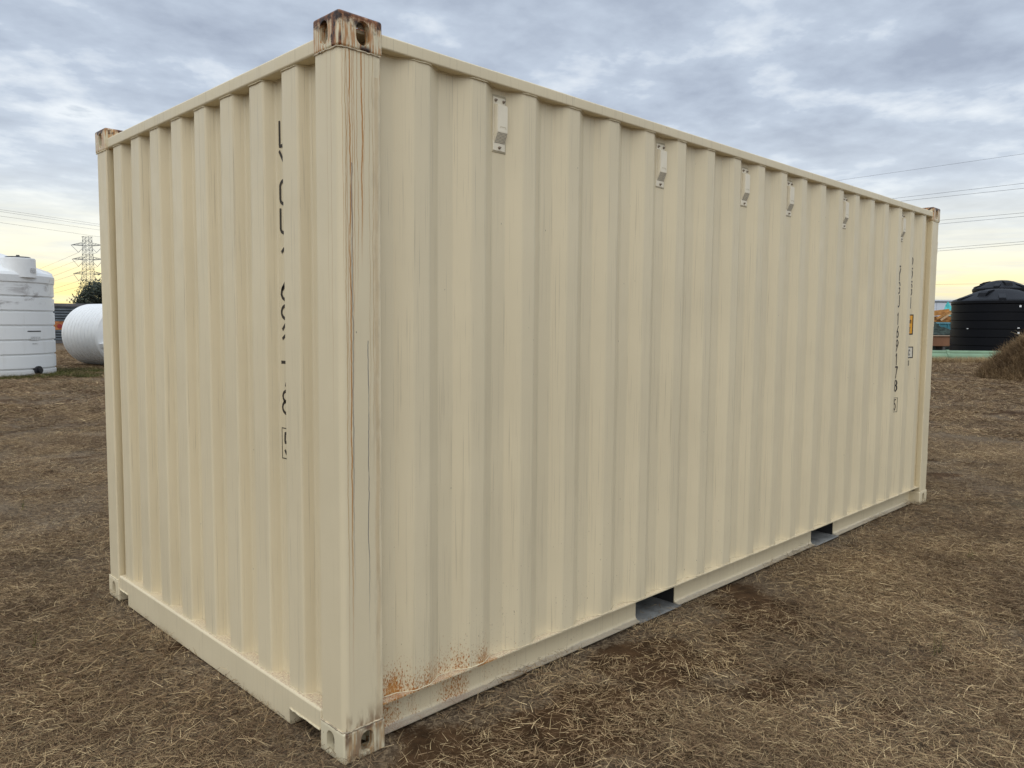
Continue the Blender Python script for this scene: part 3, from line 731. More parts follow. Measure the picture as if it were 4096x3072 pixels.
def put_sprig(x, y, r):
    if under(x, y, .04): return
    if rnd.random() < .30 + cover(x, y)*.7: pts.append((x, y, gz(x, y), rnd.uniform(.55, 1.35), 7+rnd.randrange(4), .15))
def put_far(x, y, r):
    c = cover(x, y)
    if rnd.random() < .25 + c*.8: pts.append((x, y, gz(x, y), rnd.uniform(.8, 1.3)*(1+r/90), 11+rnd.randrange(3), .05))
SP = R(50)
ring(1.2, 6.5, 24, SP, put_mat); ring(1.2, 6.5, 13, SP, put_loose); ring(1.2, 7, 12, SP, put_sprig)
ring(6.5, 12, 13, SP, put_mat); ring(12, 17, 6, SP, put_mat); ring(6.5, 14, 6, SP, put_loose); ring(7, 16, 6, SP, put_sprig)
ring(13, 46, 5, SP, put_far)
ring(1.2, 9, .15, SP, lambda x, y, r: pts.append((x, y, gz(x, y), 1., 14, .1)))
# a fringe that grows up against the container's edges
for _ in range(170):
    if rnd.random() < .62: x, y = rnd.uniform(.2, L), rnd.uniform(-.10, .05)
    else: x, y = rnd.uniform(-.10, .03), rnd.uniform(.1, W)
    if rnd.random() < .25 + cover(x, y)*.8: pts.append((x, y, 0, rnd.uniform(.5, 1.0), 7+rnd.randrange(4), .2))
scatter('dry_grass', pts, SRC)

# ================================================================== BACKGROUND, LEFT
M_poly = None
def poly_white():
    b = mat('white_polyethylene', (.72, .73, .72), .45, 0, .3); P = pos(b)
    n = b.noise(b.vscale(P, .8, .8, 1.6), 1.9, 6, .7, .6); x, y, z = b.xyz(P)
    zone = b.m('MULTIPLY', b.sm(z, 1.75, 2.0), b.sm(z, 2.78, 2.66))
    col = b.mix(b.m('MULTIPLY', b.m('MULTIPLY', b.sm(n, .50, .68), zone), .60), (.72, .73, .72), (.17, .14, .13))
    col = b.mix(b.m('MULTIPLY', b.sm(b.noise(b.vscale(P, 3, 3, .5), 1.5, 5, .7), .55, .75), .16), col, (.40, .36, .30))
    col = b.mix(b.m('MULTIPLY', b.sm(z, .32, .02), .35), col, (.35, .27, .19))
    b.put(b.p.inputs['Base Color'], col); p = b.p; p.inputs['Subsurface Weight'].default_value = 0.0
    return b.mat
M_poly = poly_white(); M_pw = simple('white_plastic', (.74, .75, .74), .42, var=.03)
M_bp = simple('black_plastic', (.012, .012, .014), .38, var=.2, spec=.5)
def ribbed(R_, h, pitch, w0, groove=.038, gz_=.06, base=.12):
    """lathe profile of a ribbed tank wall, from the ground up"""
    p = [(R_-.03, 0), (R_, .03)]; z = base + w0
    while z < h - .06:
        p += [(R_, z-.014), (R_-.004, z-.002), (R_-groove, z+.006), (R_-groove, z+gz_-.016), (R_-.004, z+gz_), (R_, z+gz_+.012)]; z += pitch
    return p + [(R_, h-.05)]
def lug(bm, R0, z0, R1, z1, a, t=.05, hole=None):
    """radial moulded fin on the dome"""
    d = Vector((math.cos(a), math.sin(a), 0)); n = Vector((-d.y, d.x, 0))
    pr = [(R0, z0-.10), (R0, z0+.20), (R0-.10, z0+.26), (R1, z1+.02), (R1, z1-.15)]
    A = [bm.verts.new(d*r + Vector((0, 0, z)) + n*t) for r, z in pr]; B = [bm.verts.new(d*r + Vector((0, 0, z)) - n*t) for r, z in pr]
    k = len(pr)
    for i in range(k): bm.faces.new((A[i], A[(i+1) % k], B[(i+1) % k], B[i]))
    bm.faces.new(A); bm.faces.new(B[::-1]); bmesh.ops.recalc_face_normals(bm, faces=bm.faces)
# upright white tank
wc = ground_at(-92, 26.8); RW = 1.90; HW = 2.63
tw = thing('water_tank', 'upright white ribbed plastic tank with black lid and dark scuff marks, left edge', 'water tank', wc)
pr = ribbed(RW, HW, .400, .06, base=.12)
bm = bmesh.new(); lathe(bm, pr + [(RW+.02, HW-.02), (RW+.025, HW+.16), (RW-.03, HW+.24), (RW-.25, HW+.33), (.9, HW+.72), (.35, HW+.92), (.05, HW+.96)], 96); mk('tank_body', bm, M_poly, tw, True, 28)
vd = Vector((CAM.x-wc.x, CAM.y-wc.y, 0)); va = math.atan2(vd.y, vd.x)
mp = ground_at(82, 25.6) - wc; ml = Vector((mp.x, mp.y, 0))
bm = bmesh.new(); lathe(bm, [(.43, HW+.10), (.42, HW+.60), (.40, HW+.625)], 40, True, Matrix.Translation(ml)); mk('manway', bm, M_pw, tw, True, 40)
bm = bmesh.new(); lathe(bm, [(.30, HW+.625), (.31, HW+.65), (.28, HW+.665), (.05, HW+.67), (.04, HW+.715)], 36, True, Matrix.Translation(ml)); mk('lid', bm, M_bp, tw, True, 40)
la = va + R(83)
for k in range(4):
    bm = bmesh.new(); lug(bm, RW-.02, HW+.08, RW-.62, HW+.50, la + k*math.pi/2); o_ = mk('lifting_lug', bm, M_pw, tw)
    c_ = Vector((math.cos(la+k*math.pi/2), math.sin(la+k*math.pi/2), 0)); q = bmesh.new()
    bar(q, c_*(RW-.14)+Vector((0, 0, HW+.215))+Vector((-c_.y, c_.x, 0))*.2, c_*(RW-.14)+Vector((0, 0, HW+.215))-Vector((-c_.y, c_.x, 0))*.2, .052, 16); bmesh.ops.recalc_face_normals(q, faces=q.faces)
    cut(o_, [mk('tool', q, None)])
fa = math.atan2(*(lambda p: (p.y, p.x))(ground_at(183, 25.3)-wc)); fd = Vector((math.cos(fa), math.sin(fa), 0))
bm = bmesh.new(); bar(bm, fd*(RW-.05)+Vector((0, 0, .17)), fd*(RW+.06)+Vector((0, 0, .17)), .125, 16); bar(bm, fd*(RW+.06)+Vector((0, 0, .17)), fd*(RW+.12)+Vector((0, 0, .17)), .07, 12); mk('outlet_fitting', bm, M_bp, tw, True, 40)
def stick(px, z0, z1, wd, m, nm='sticker'):
    a = math.atan2(*(lambda p: (p.y, p.x))(ground_at(px, 25.3)-wc)); bm = bmesh.new(); rr_ = RW+.006
    V = [[bm.verts.new((rr_*math.cos(a+s_*wd/RW), rr_*math.sin(a+s_*wd/RW), z)) for z in (z0, z1)] for s_ in (-.5, -.25, 0, .25, .5)]
    for A, B in zip(V, V[1:]): bm.faces.new((A[0], B[0], B[1], A[1]))
    bmesh.ops.recalc_face_normals(bm, faces=bm.faces); return mk(nm, bm, m, tw)
M_lab = simple('paper_label', (.50, .50, .49), .6, var=.35, scale=30)
stick(174, 1.02, 1.11, .34, M_lab); stick(166, 1.245, 1.275, .46, M_bp, 'black_mark'); stick(168, .90, .93, .20, M_lab)
bm = bmesh.new(); aa = math.atan2(*(lambda p: (p.y, p.x))(ground_at(128, 25.3)-wc))
box(bm, ml.x-.001, ml.x+.001, ml.y-.001, ml.y+.001, HW+.2, HW+.201); bm.clear()
for s_ in range(4):
    pass
d0 = Vector((vd.x, vd.y, 0)).normalized(); ang = math.atan2(d0.y, d0.x) + R(38)
V = [[bm.verts.new((ml.x+.433*math.cos(ang+k*.13), ml.y+.433*math.sin(ang+k*.13), z)) for z in (HW+.22, HW+.35)] for k in range(5)]
for A, B in zip(V, V[1:]): bm.faces.new((A[0], B[0], B[1], A[1]))
mk('sticker', bm, M_lab, tw)
# lying white tank, end turned towards the viewer
RH = 1.06
c0 = ground_at(372, 31.4); c1 = ground_at(520, 29.1)
ax = (c1-c0); ax.z = 0; axl = 2.35; ax.normalize()
th = thing('water_tank', 'white ribbed plastic tank lying on its side beside the dark metal wall', 'water tank', (c0.x, c0.y, 0), 0)
Mx = Matrix.Translation((0, 0, RH+.03)) @ ax.to_track_quat('Z', 'Y').to_matrix().to_4x4()
pf = [(RH*.35, -.30), (RH*.7, -.22), (RH*.93, -.08), (RH, 0)]; z = .14
while z < axl-.1: pf += [(RH, z), (RH-.034, z+.02), (RH-.034, z+.035), (RH, z+.05)]; z += .245
pf += [(RH, axl), (RH-.05, axl+.06), (RH-.12, axl+.08), (RH*.6, axl+.22), (.42, axl+.30), (.40, axl+.44), (.1, axl+.45)]
bm = bmesh.new(); lathe(bm, pf, 96, True, Mx); mk('tank_body', bm, M_pw, th, True, 30)
for a in range(0, 360, 60):
    bm = bmesh.new(); q = [(RH-.04, axl+.02), (RH-.10, axl+.22), (RH-.2, axl+.26), (RH-.45, axl+.22), (RH-.45, axl+.1)]
    d = Vector((math.cos(R(a+20)), math.sin(R(a+20)), 0)); n_ = Vector((-d.y, d.x, 0))
    A = [bm.verts.new(Mx @ (d*r + Vector((0, 0, zz)) + n_*.07)) for r, zz in q]; B = [bm.verts.new(Mx @ (d*r + Vector((0, 0, zz)) - n_*.07)) for r, zz in q]
    for i in range(5): bm.faces.new((A[i], A[(i+1) % 5], B[(i+1) % 5], B[i]))
    bm.faces.new(A); bm.faces.new(B[::-1]); bmesh.ops.recalc_face_normals(bm, faces=bm.faces); mk('moulded_lug', bm, M_pw, th)
# dark corrugated metal wall
M_cor = simple('dark_corrugated_steel', (.070, .085, .098), .5, .3, var=.3, scale=2); M_cap = simple('rusty_capping', (.085, .082, .085), .7, var=.5, scale=1.2); M_post2 = simple('galvanised_post', (.22, .24, .25), .5, .4)
fa0 = ground_at(-260, 63); fb0 = ground_at(980, 63); fdv = (fb0-fa0); fl = fdv.length; fang = math.atan2(fdv.y, fdv.x)
fw_ = thing('corrugated_metal_wall', 'dark grey horizontally corrugated metal wall behind the two white tanks', 'metal wall', fa0, fang)
nb = max(1, round(fl/5.6)); pw = fl/nb
HF = 2.72
zz = []; z = .18
while z < HF-.2: zz += [(0, z), (-.02, z+.035), (-.055, z+.075), (-.02, z+.115), (0, z+.15)]; z += .185
for k in range(nb):
    bm = bmesh.new(); g_ = [[bm.verts.new((k*pw+.06+(pw-.12)*i, y, z)) for y, z in zz] for i in (0, 1)]
    for i in range(len(zz)-1): bm.faces.new((g_[0][i], g_[1][i], g_[1][i+1], g_[0][i+1]))
    g2_ = [[bm.verts.new((k*pw+.06+(pw-.12)*i, y+.01, z)) for y, z in zz] for i in (0, 1)]
    for i in range(len(zz)-1): bm.faces.new((g2_[0][i], g2_[0][i+1], g2_[1][i+1], g2_[1][i]))
    mk('corrugated_sheet', bm, M_cor, fw_, True)
    bm = bmesh.new(); box(bm, k*pw-.05, k*pw+.05, -.10, .06, 0, HF-.12); mk('post', bm, M_post2, fw_)
    bm = bmesh.new(); box(bm, k*pw+.06, k*pw+pw-.06, -.09, .08, HF-.21, HF+.02*math.sin(k*2.1), .02, 1); mk('capping', bm, M_cap, fw_)
    bm = bmesh.new(); box(bm, k*pw+.06, k*pw+pw-.06, -.03, .03, 0, .17); mk('base_rail', bm, M_cap, fw_)
# red and orange painted board leaning on that wall
M_or = simple('faded_orange_paint', (.36, .13, .035), .6, var=.35, scale=4); M_red = simple('dark_red_paint', (.25, .018, .012), .55, var=.2)
bp = ground_at(245, 60.5); bd = thing('painted_board', 'orange and red painted board against the dark corrugated wall', 'board', bp, fang)
bm = bmesh.new(); box(bm, -.75, .75, -.03, .03, .95, 1.50, .01, 1); mk('panel', bm, M_or, bd)
for x_, w__, z_ in ((-.1, .16, 1.18), (.22, .2, 1.22), (.5, .18, 1.16)):
    bm = bmesh.new(); lathe(bm, [(w__, 0), (w__*.9, .012)], 14, True, Matrix.Translation((x_, -.032, z_)) @ Matrix.Rotation(R(90), 4, 'X')); mk('red_disc', bm, M_red, bd)
for x_ in (-.6, .6): bm = bmesh.new(); bar(bm, (x_, .05, 0), (x_, .05, 1.4), .03, 6); mk('leg', bm, M_post2, bd)
# tree
def leafcloud(name, label, cat, loc, rad, ht, n, leaf, m, mt, seed, trunk_r=.18, group=None):
    t = thing(name, label, cat, loc, 0, group); rn = random.Random(seed); bm = bmesh.new()
    bar(bm, (0, 0, 0), (.1, 0, ht*.45), (trunk_r, trunk_r*.7), 8); cl_ = []
    for k in range(34):
        a = rn.uniform(0, 6.28); q = rn.random()**.6; zc_ = ht*rn.uniform(.30, .95); rr_ = rad*q*math.sqrt(max(.05, 1-((zc_/ht-.52)/.52)**2))
        c = Vector((rr_*math.cos(a), rr_*math.sin(a), zc_)); cl_.append((c, rn.uniform(.16, .30)*rad))
        if k % 3 == 0: bar(bm, (.05, 0, ht*rn.uniform(.2, .42)), c, (trunk_r*.4, .03), 5)
    mk('trunk', bm, mt, t)
    V = []; F = []
    for k in range(n):
        c, r_ = cl_[rn.randrange(len(cl_))]; p = c + Vector((rn.gauss(0, .5), rn.gauss(0, .5), rn.gauss(0, .42)))*r_
        if p.z < .2: continue
        u = Vector((rn.gauss(0, 1), rn.gauss(0, 1), rn.gauss(0, 1))).normalized(); v = u.orthogonal().normalized(); s_ = leaf*rn.uniform(.6, 1.4); i = len(V)
        V += [tuple(p+u*s_), tuple(p+v*s_*.5), tuple(p-u*s_), tuple(p-v*s_*.5)]; F.append((i, i+1, i+2, i+3))
    me = bpy.data.meshes.new('crown'); me.from_pydata(V, [], F); me.materials.append(m); o = bpy.data.objects.new('crown', me); COL.objects.link(o); o.parent = t
    return t
M_leaf = simple('dark_foliage', (.022, .030, .014), .7, var=.5, scale=1.2); M_bark = simple('bark', (.06, .045, .035), .9)
leafcloud('tree', 'dark rounded tree behind the corrugated wall, below the pylon', 'tree', ground_at(408, 122), 4.4, 6.5, 15000, .17, M_leaf, M_bark, 5)

# ------------------------------------------------------------------ transmission tower and cables
M_lat = simple('galvanised_lattice', (.085, .095, .115), .7, .2); M_cab = simple('cable', (.07, .075, .085), .6); M_ins = simple('insulator_glass', (.12, .11, .11), .4)
TP = ground_at(360, 462); ta = R(14)
tower = thing('transmission_tower', 'tall steel lattice pylon with three pairs of crossarms behind the tree', 'pylon', TP, math.atan2(RT.y, RT.x))
def hw(z): return 3.9 - (3.9-2.05)*min(z, 25)/25 if z < 25 else 2.05
ZA = (25.6, 33.0, 40.2); ZT = 44.6; hwd = lambda z: (5.8-(5.8-2.1)*z/25) if z < 25 else 2.1-.55*(z-25)/19.6
levels = [0, 8, 14, 19, 22.5, 25.6, 28, 30.5, 33, 35.4, 37.8, 40.2, 42.4, 44.6]
cor = lambda z: [Vector((sx*hwd(z), sy*hwd(z), z)) for sx, sy in ((-1, -1), (1, -1), (1, 1), (-1, 1))]
for i in range(4):
    bm = bmesh.new()
    for a, c in zip(levels, levels[1:]): bar(bm, cor(a)[i], cor(c)[i], .10)
    mk('tower_leg', bm, M_lat, tower)
for i in range(4):
    bm = bmesh.new()
    for a, c in zip(levels, levels[1:]):
        A, C_ = cor(a), cor(c); j = (i+1) % 4
        bar(bm, A[i], C_[j], .055); bar(bm, A[j], C_[i], .055); bar(bm, C_[i], C_[j], .055)
    mk('bracing', bm, M_lat, tower)['kind'] = 'stuff'
cond = []
for z, ln in zip(ZA, (7.7, 8.1, 8.4)):
    for s_ in (-1, 1):
        bm = bmesh.new(); h = hwd(z); tip = Vector((s_*(ln), 0, z+.15)); st = [Vector((s_*h, sy*h, zz_)) for sy in (-1, 1) for zz_ in (z-.2, z+1.4)]
        for q in st: bar(bm, q, tip, .10)
        for t in (.3, .55, .8):
            P4 = [q.lerp(tip, t) for q in st]; bar(bm, P4[0], P4[1], .06); bar(bm, P4[2], P4[3], .06); bar(bm, P4[0], P4[2], .06)
            P5 = [q.lerp(tip, t-.25) for q in st]; bar(bm, P5[0], P4[1], .06); bar(bm, P5[2], P4[3], .06)
        mk('crossarm', bm, M_lat, tower)
        bot = Vector((s_*(h+3.0), 0, z-3.6)); cond.append((s_, z, bot))
        bm = bmesh.new(); bar(bm, tip, bot, .10, 5); mk('insulator_string', bm, M_ins, tower); bm = bmesh.new(); bar(bm, Vector((s_*h, 0, z-.6)), bot, .10, 5); mk('insulator_string', bm, M_ins, tower)
bm = bmesh.new()
for s_ in (-1, 1): bar(bm, (s_*1.5, 0, ZT), (s_*3.1, 0, ZT-.1), .08)
mk('earth_wire_arm', bm, M_lat, tower)
rz = Matrix.Rotation(math.atan2(RT.y, RT.x), 4, 'Z')
def cable(a, b_, sag, r, label, n=26):
    a, b_ = Vector(a), Vector(b_); bm = bmesh.new(); path(bm, [a.lerp(b_, i/n) - Vector((0, 0, sag*4*(i/n)*(1-i/n))) for i in range(n+1)], r, 4)
    return tag(mk('power_cable', bm, M_cab), label, 'power cable', 'overhead power cables')
nxt = ground_at(-170, 1080)
names = {25.6: 'lowest', 33.0: 'middle', 40.2: 'top'}
for s_, z, bot in cond:
    p = TP + (rz @ bot); q = nxt + Vector((s_*3, 0, 0)) + Vector((0, 0, bot.z-3))
    cable(p, q, 5.0, .055, 'cable from the pylon\'s %s crossarm, %s side, running off left' % (names[z], 'left' if s_ < 0 else 'right'))
def cable_px(p1, d1, p2, d2, sag, r, label):
    a, c = spot(*p1, d1), spot(*p2, d2); e = c-a; a2 = a - e*.55; c2 = c + e*1.4
    return cable(a2, c2, sag, r, label)
for k, (y0, y1, nm) in enumerate(((838, 896, 'uppermost of four at the photo\'s upper left edge'), (846, 904, 'second of four at the photo\'s upper left edge'), (864, 919, 'third of four at the photo\'s upper left edge'), (890, 946, 'lowest of four at the photo\'s upper left edge'))):
    cable_px((0, y0), 190, (390, y1), 235, 0, .026, 'thin dark power cable, ' + nm)
for y0, y1, nm in ((793, 733, 'upper wire of the top pair right of the container'), (807, 753, 'lower wire of the top pair right of the container'), (888, 851, 'upper wire of the middle pair right of the container'), (903, 865, 'lower wire of the middle pair right of the container'), (999, 966, 'upper wire of the lowest pair right of the container'), (1009, 976, 'lower wire of the lowest pair right of the container')):
    cable_px((3583, y0+ (0 if y0 < 820 else 9)), 230, (4096, y1), 190, 0, .036, 'thin dark power cable, ' + nm)
cable_px((3583, 1140), 420, (4096, 1133), 400, 0, .05, 'faint power cable low in the sky just above the black tanks')
cable_px((3380, 718), 250, (3700, 672), 225, 0, .03, 'faint hair-thin power cable highest in the sky above the container\'s right end')

# ================================================================== BACKGROUND, RIGHT
def black_tank(px, dist, R_, h, label, ds=1., turn=0.):
    c = ground_at(px, dist); t = thing('water_tank', label, 'water tank', c, turn); bm = bmesh.new()
    pf = ribbed(R_, h, .44, .05, groove=.040, gz_=.050, base=.10)
    lathe(bm, pf + [(R_+.03, h), (R_+.03, h+.12), (R_-.05, h+.20), (R_*.82, h+.34*ds), (R_*.62, h+.54*ds), (R_*.40, h+.72*ds), (R_*.2, h+.80*ds), (.1, h+.82*ds)], 80); mk('tank_body', bm, M_bpt, t, True, 28)
    for k in range(6):
        bm = bmesh.new(); lug(bm, R_-.02, h+.04, R_*.55, h+.56*ds, k*math.pi/3, .16); mk('moulded_lug', bm, M_bpt, t)
    for k in range(3):   # broad straps between them
        bm = bmesh.new(); a = k*2*math.pi/3 + .5; d = Vector((math.cos(a), math.sin(a), 0)); n_ = Vector((-d.y, d.x, 0))
        q = [(R_*.40, h+.76*ds), (R_*.62, h+.68*ds), (R_*.74, h+.56*ds), (R_*.82, h+.28*ds)]
        A = [bm.verts.new(d*r + Vector((0, 0, z)) + n_*.2) for r, z in q]; B = [bm.verts.new(d*r + Vector((0, 0, z)) - n_*.2) for r, z in q]; C2 = [bm.verts.new(v.co-Vector((0, 0, .12))) for v in A]; D2 = [bm.verts.new(v.co-Vector((0, 0, .12))) for v in B]
        for i in range(3):
            bm.faces.new((A[i], A[i+1], B[i+1], B[i])); bm.faces.new((A[i], C2[i], C2[i+1], A[i+1])); bm.faces.new((B[i], B[i+1], D2[i+1], D2[i])); bm.faces.new((C2[i], D2[i], D2[i+1], C2[i+1]))
        bmesh.ops.recalc_face_normals(bm, faces=bm.faces); mk('moulded_strap', bm, M_bpt, t)
    return t, c
M_bpt = simple('black_polyethylene', (.003, .0036, .0055), .5, var=.15, spec=.16)
tb, bc = black_tank(3992, 50, 2.25, 2.86, 'squat black ribbed plastic tank behind the green pipes', turn=.3)
black_tank(3998, 60, 1.62, 3.95, 'second black tank, only its domed top showing above the first', .85, turn=1.1)
for px_s, z0, z1 in ((4067, 2.64, 2.74), (3869, 1.50, 1.54), (4064, 1.54, 1.60), (4065, 1.28, 1.37)):
    a = math.atan2(*(lambda p: (p.y, p.x))(ground_at(px_s, 48.2)-bc)) - .3; bm = bmesh.new(); rr_ = 2.26; hwid = .10/2.25/2
    bm.faces.new([bm.verts.new((rr_*math.cos(a+s_), rr_*math.sin(a+s_), z)) for s_, z in ((-hwid, z0), (hwid, z0), (hwid, z1), (-hwid, z1))]); mk('sticker', bm, M_pw, tb)
# pale green pipes on the ground
M_pipe = simple('pale_green_pipe', (.155, .245, .145), .6, var=.12, scale=1.5)
def pipe(pa, da, pb, db, r, z, label):
    a, b_ = ground_at(pa, da, z), ground_at(pb, db, z); t = thing('pipe', label, 'pipe', a, 0, 'green pipes on the ground'); d = b_-a
    for k in range(2):
        bm = bmesh.new(); path(bm, [d*(k*.5+.5*i/10) for i in range(11)], r, 20); mk('pipe_length', bm, M_pipe, t, True, 50)
    for k in range(3):
        bm = bmesh.new(); q = d*(k*.5); n_ = d.normalized(); bar(bm, q-n_*.07, q+n_*.07, r+.03, 20); mk('flange', bm, M_pipe, t, True, 50)
pipe(3300, 38.6, 4300, 43.5, .20, .20, 'thick pale green pipe lying on the ground, nearer of the two')
pipe(3300, 40.6, 4300, 45.3, .125, .36, 'thinner pale green pipe lying just behind the thick one')
# long steel beam on supports
M_beam = simple('faded_brown_steel', (.24, .115, .058), .6, var=.12, scale=1.5)
fr = math.atan2(RT.y, RT.x)
bc2 = ground_at(3700, 55); bt = thing('steel_trough', 'long orange-brown steel trough raised on supports beside the black tank', 'steel trough', bc2, fr)
bm = bmesh.new(); box(bm, -3.5, 2.6, -.5, .5, .42, 1.02, .02, 1); mk('side', bm, M_beam, bt)
bm = bmesh.new(); box(bm, -3.55, 2.65, -.56, .56, 1.02, 1.08, .01, 1); mk('rim', bm, simple('beam_rim', (.32, .22, .14), .6), bt)
for x_ in (-3, -1, 1, 2.4): bm = bmesh.new(); box(bm, x_-.08, x_+.08, -.45, .45, 0, .42); mk('support', bm, M_dull, bt)
M_teal = simple('teal_paint', (.045, .20, .25), .5, var=.2, scale=2); M_net = simple('dark_green_netting', (.028, .042, .035), .9, var=.6, scale=5)
q = ground_at(3700, 59); t = thing('skip', 'teal-blue steel skip behind the orange-brown trough', 'skip', q, fr)
bm = bmesh.new(); box(bm, -3.8, 3.0, -.8, .8, .3, 1.86, .03, 1); mk('body', bm, M_teal, t)
bm = bmesh.new(); box(bm, -3.85, 3.05, -.86, .86, 1.80, 1.90, .02, 1); mk('rim', bm, simple('teal_rim', (.10, .27, .32), .5), t)
for k in range(12): bm = bmesh.new(); x_ = -3.6+k*.58; box(bm, x_, x_+.07, -.86, -.80, .32, 1.79); mk('rib', bm, M_teal, t)
# heap of netting between trough and skip
def lump(name, label, cat, loc, sx, sy, sz, m, seed, rz_=0):
    bm = bmesh.new(); bmesh.ops.create_icosphere(bm, subdivisions=4, radius=1)
    for v in bm.verts:
        n_ = 1 + .35*noise.noise(v.co*1.6+Vector((seed, 0, 0))) + .18*noise.noise(v.co*5+Vector((seed, 3, 0)))
        v.co = Vector((v.co.x*sx*n_, v.co.y*sy*n_, max(0, v.co.z)*sz*n_))
    o = mk(name, bm, m, None, False); o.location = loc; o.rotation_euler.z = rz_
    return tag(o, label, cat)
lump('netting_heap', 'dark green crumpled netting piled in front of the teal skip', 'netting', ground_at(3690, 57.2), 3.4, .7, 1.72, M_net, 4, fr)
# stack of orange timbers
M_tim = [simple('orange_timber', (.42, .20, .055), .7, var=.3, scale=3), simple('pale_timber', (.50, .34, .19), .7, var=.25, scale=3), simple('brown_timber', (.20, .095, .035), .7, var=.3, scale=3), simple('bright_orange_paint', (.62, .21, .02), .6, var=.2)]
q = ground_at(3700, 66); t = thing('timber_stack', 'untidy stack of orange and brown steel and timber lengths behind the skip', 'timber stack', q, fr); rn = random.Random(8)
for k in range(46):
    bm = bmesh.new(); lv = k // 5; z = .25 + lv*.255; x_ = rn.uniform(-1.6, .2); ln = rn.uniform(1.8, 3.6); y_ = -.9 + (k % 5)*.42
    sk = rn.uniform(-.05, .05)*(3 if lv > 7 else 1)
    A = Vector((x_, y_, z)); bar(bm, A, A+Vector((ln, rn.uniform(-.1, .1), ln*sk)), rn.uniform(.10, .15)); mk('timber', bm, M_tim[rn.choice((0, 0, 2, 2, 1))], t)
for x_, z_, x2, z2, mi in ((.5, 2.1, 1.5, 2.85, 1), (.2, 2.2, 1.2, 2.75, 0), (1.2, 2.7, 1.6, 2.2, 1), (1.0, 2.55, 2.5, 2.50, 3), (1.3, 2.3, 1.5, 1.8, 1)):
    bm = bmesh.new(); bar(bm, (x_, -1.15, z_), (x2, -1.2, z2), .10); mk('timber', bm, M_tim[mi], t)
# white box trailer and teal wrapped load
M_tr = simple('white_panel', (.55, .58, .64), .45, var=.04); M_trd = simple('dark_trim', (.07, .08, .09), .5)
q = ground_at(3690, 88); t = thing('box_trailer', 'pale white box trailer with dark top trim seen beyond the timber stack', 'trailer', q, fr)
for k in range(5): bm = bmesh.new(); x_ = -5+k*1.42; box(bm, x_, x_+1.40, -1.2, 1.2, 1.2, 4.02, .01, 1); mk('side_panel', bm, M_tr, t)
bm = bmesh.new(); box(bm, -5.05, 2.15, -1.25, 1.25, 4.02, 4.12); mk('top_trim', bm, M_trd, t)
bm = bmesh.new(); box(bm, -5.1, 2.5, -1.3, 1.3, 4.12, 4.26); mk('roof_edge', bm, M_tr, t)
bm = bmesh.new(); box(bm, 2.12, 2.34, -1.24, 1.24, 1.1, 4.02); mk('corner_pillar', bm, M_trd, t)
bm = bmesh.new(); box(bm, -5, 2.2, -1.1, 1.1, .95, 1.19); mk('chassis', bm, M_trd, t)
for x_ in (-3.6, -2.6): bm = bmesh.new(); bar(bm, (x_, -1.2, .5), (x_, 1.2, .5), .5, 20); mk('wheel', bm, M_trd, t, True, 40)
q = ground_at(3812, 84); t = tag(lump('wrapped_load', 'bright teal wrapped load stacked beside the white trailer', 'wrapped load', q, 1.3, 1.2, 3.5, simple('teal_wrap', (.05, .42, .42), .5, var=.15), 9, fr), 'bright teal wrapped load stacked beside the white trailer', 'wrapped load')

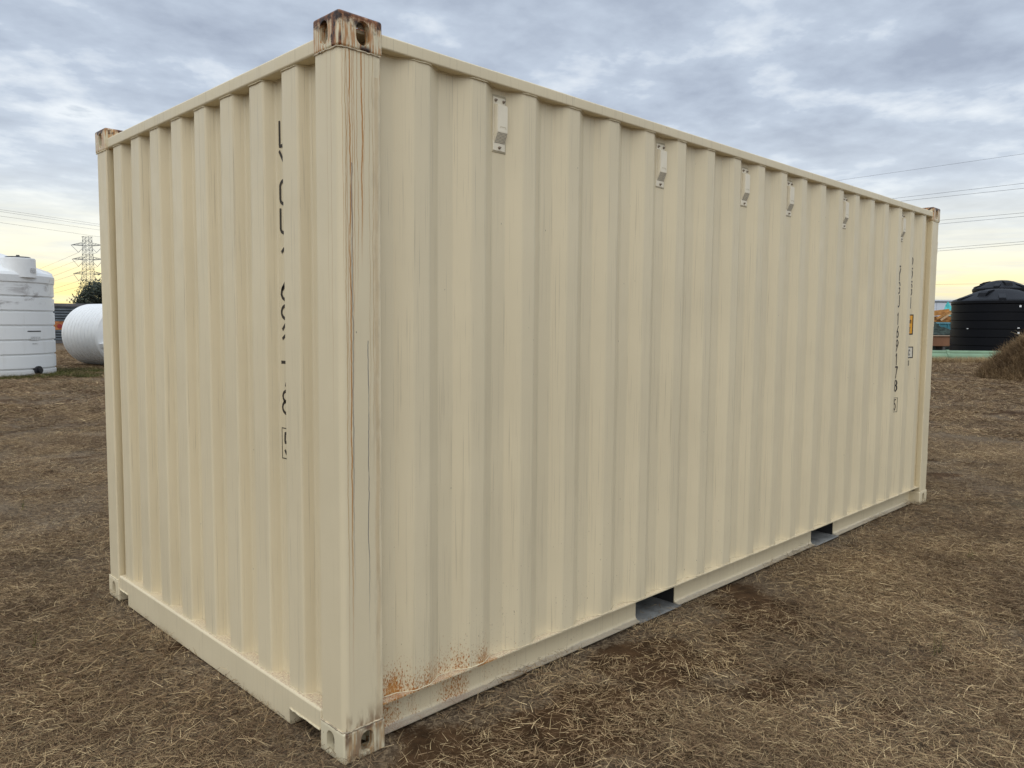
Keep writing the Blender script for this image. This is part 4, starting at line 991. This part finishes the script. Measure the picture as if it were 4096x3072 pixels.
# ------------------------------------------------------------------ mound of earth grown over with dry grass
mc = ground_at(4395, 28.8); mr = (2.5, 3.0, 1.95)
def mz(x, y):
    d = math.hypot((x-mc.x)/mr[0], (y-mc.y)/mr[1]); h = max(0., 1-d)
    return mr[2]*(1-min(1., d)**1.7)*min(1., h*5)**.5*(1 + .22*noise.noise(Vector((x*.9, y*.9, 1)))) + .10*noise.noise(Vector((x*2.5, y*2.5, 4)))*min(1, h*4)
bm = bmesh.new(); n = 70; g = [[bm.verts.new((mc.x+(i/n-.5)*2.1*mr[0], mc.y+(j/n-.5)*2.1*mr[1], mz(mc.x+(i/n-.5)*2.1*mr[0], mc.y+(j/n-.5)*2.1*mr[1])-.03)) for j in range(n+1)] for i in range(n+1)]
for i in range(n):
    for j in range(n): bm.faces.new((g[i][j], g[i+1][j], g[i+1][j+1], g[i][j+1]))
M_moundsoil = simple('mound_soil', (.085, .055, .033), .95, var=.4, scale=5, spec=.1, bmp=.5)
o = mk('earth_mound', bm, M_moundsoil, None, True); o['kind'] = 'structure'
TALL = [tuft('tall_brown_grass', 80, .22, .10, .34, (.15, .85), .008, (.48, .24), M_brown, seed=100+i) for i in range(3)]
TWIG = [tuft('pale_stalks', 9, .06, .25, .55, (.15, .75), .009, (.95, .1), M_straw, seed=120+i) for i in range(2)]
TG = [tuft('yellow_grass', 26, .10, .10, .32, (.05, .5), .010, (.75, .2), M_straw, seed=130), tuft('green_low_grass', 60, .25, .04, .12, (.1, .8), .008, (.35, .25), M_green, seed=131)]
mp_ = []
for _ in range(3600):
    x = mc.x + rnd.uniform(-1, 1)*mr[0]*1.02; y = mc.y + rnd.uniform(-1, 1)*mr[1]*1.02; h = mz(x, y)
    if h < .02: continue
    mp_.append((x, y, h-.03, rnd.uniform(.7, 1.25), rnd.randrange(3) if rnd.random() < .965 else 3+rnd.randrange(2), .22))
scatter('mound_grass', mp_, TALL + TWIG + TG)
vp = []
for _ in range(700):                       # yellow grass along the pipes
    px = rnd.uniform(3650, 4080); p = ground_at(px, 37.7+(px-3300)/1000*4.9-rnd.uniform(0, .8)); vp.append((p.x, p.y, 0, rnd.uniform(.5, 1.15), 5, .1))
for _ in range(900):                       # green ground cover round the white tanks and here and there
    px = rnd.uniform(-40, 420); p = ground_at(px, rnd.uniform(24.4, 28.6))
    if (p.x-wc.x)**2+(p.y-wc.y)**2 < RW**2*.96: continue
    vp.append((p.x, p.y, 0, rnd.uniform(.5, 1.2), 6, .1))
for _ in range(260):
    a = va + rnd.uniform(-1.6, 1.6); vp.append((wc.x+(RW+.06)*math.cos(a), wc.y+(RW+.06)*math.sin(a), 0, rnd.uniform(.5, 1.3), 6, .1))
scatter('rough_grass', vp, TALL + TWIG + TG)
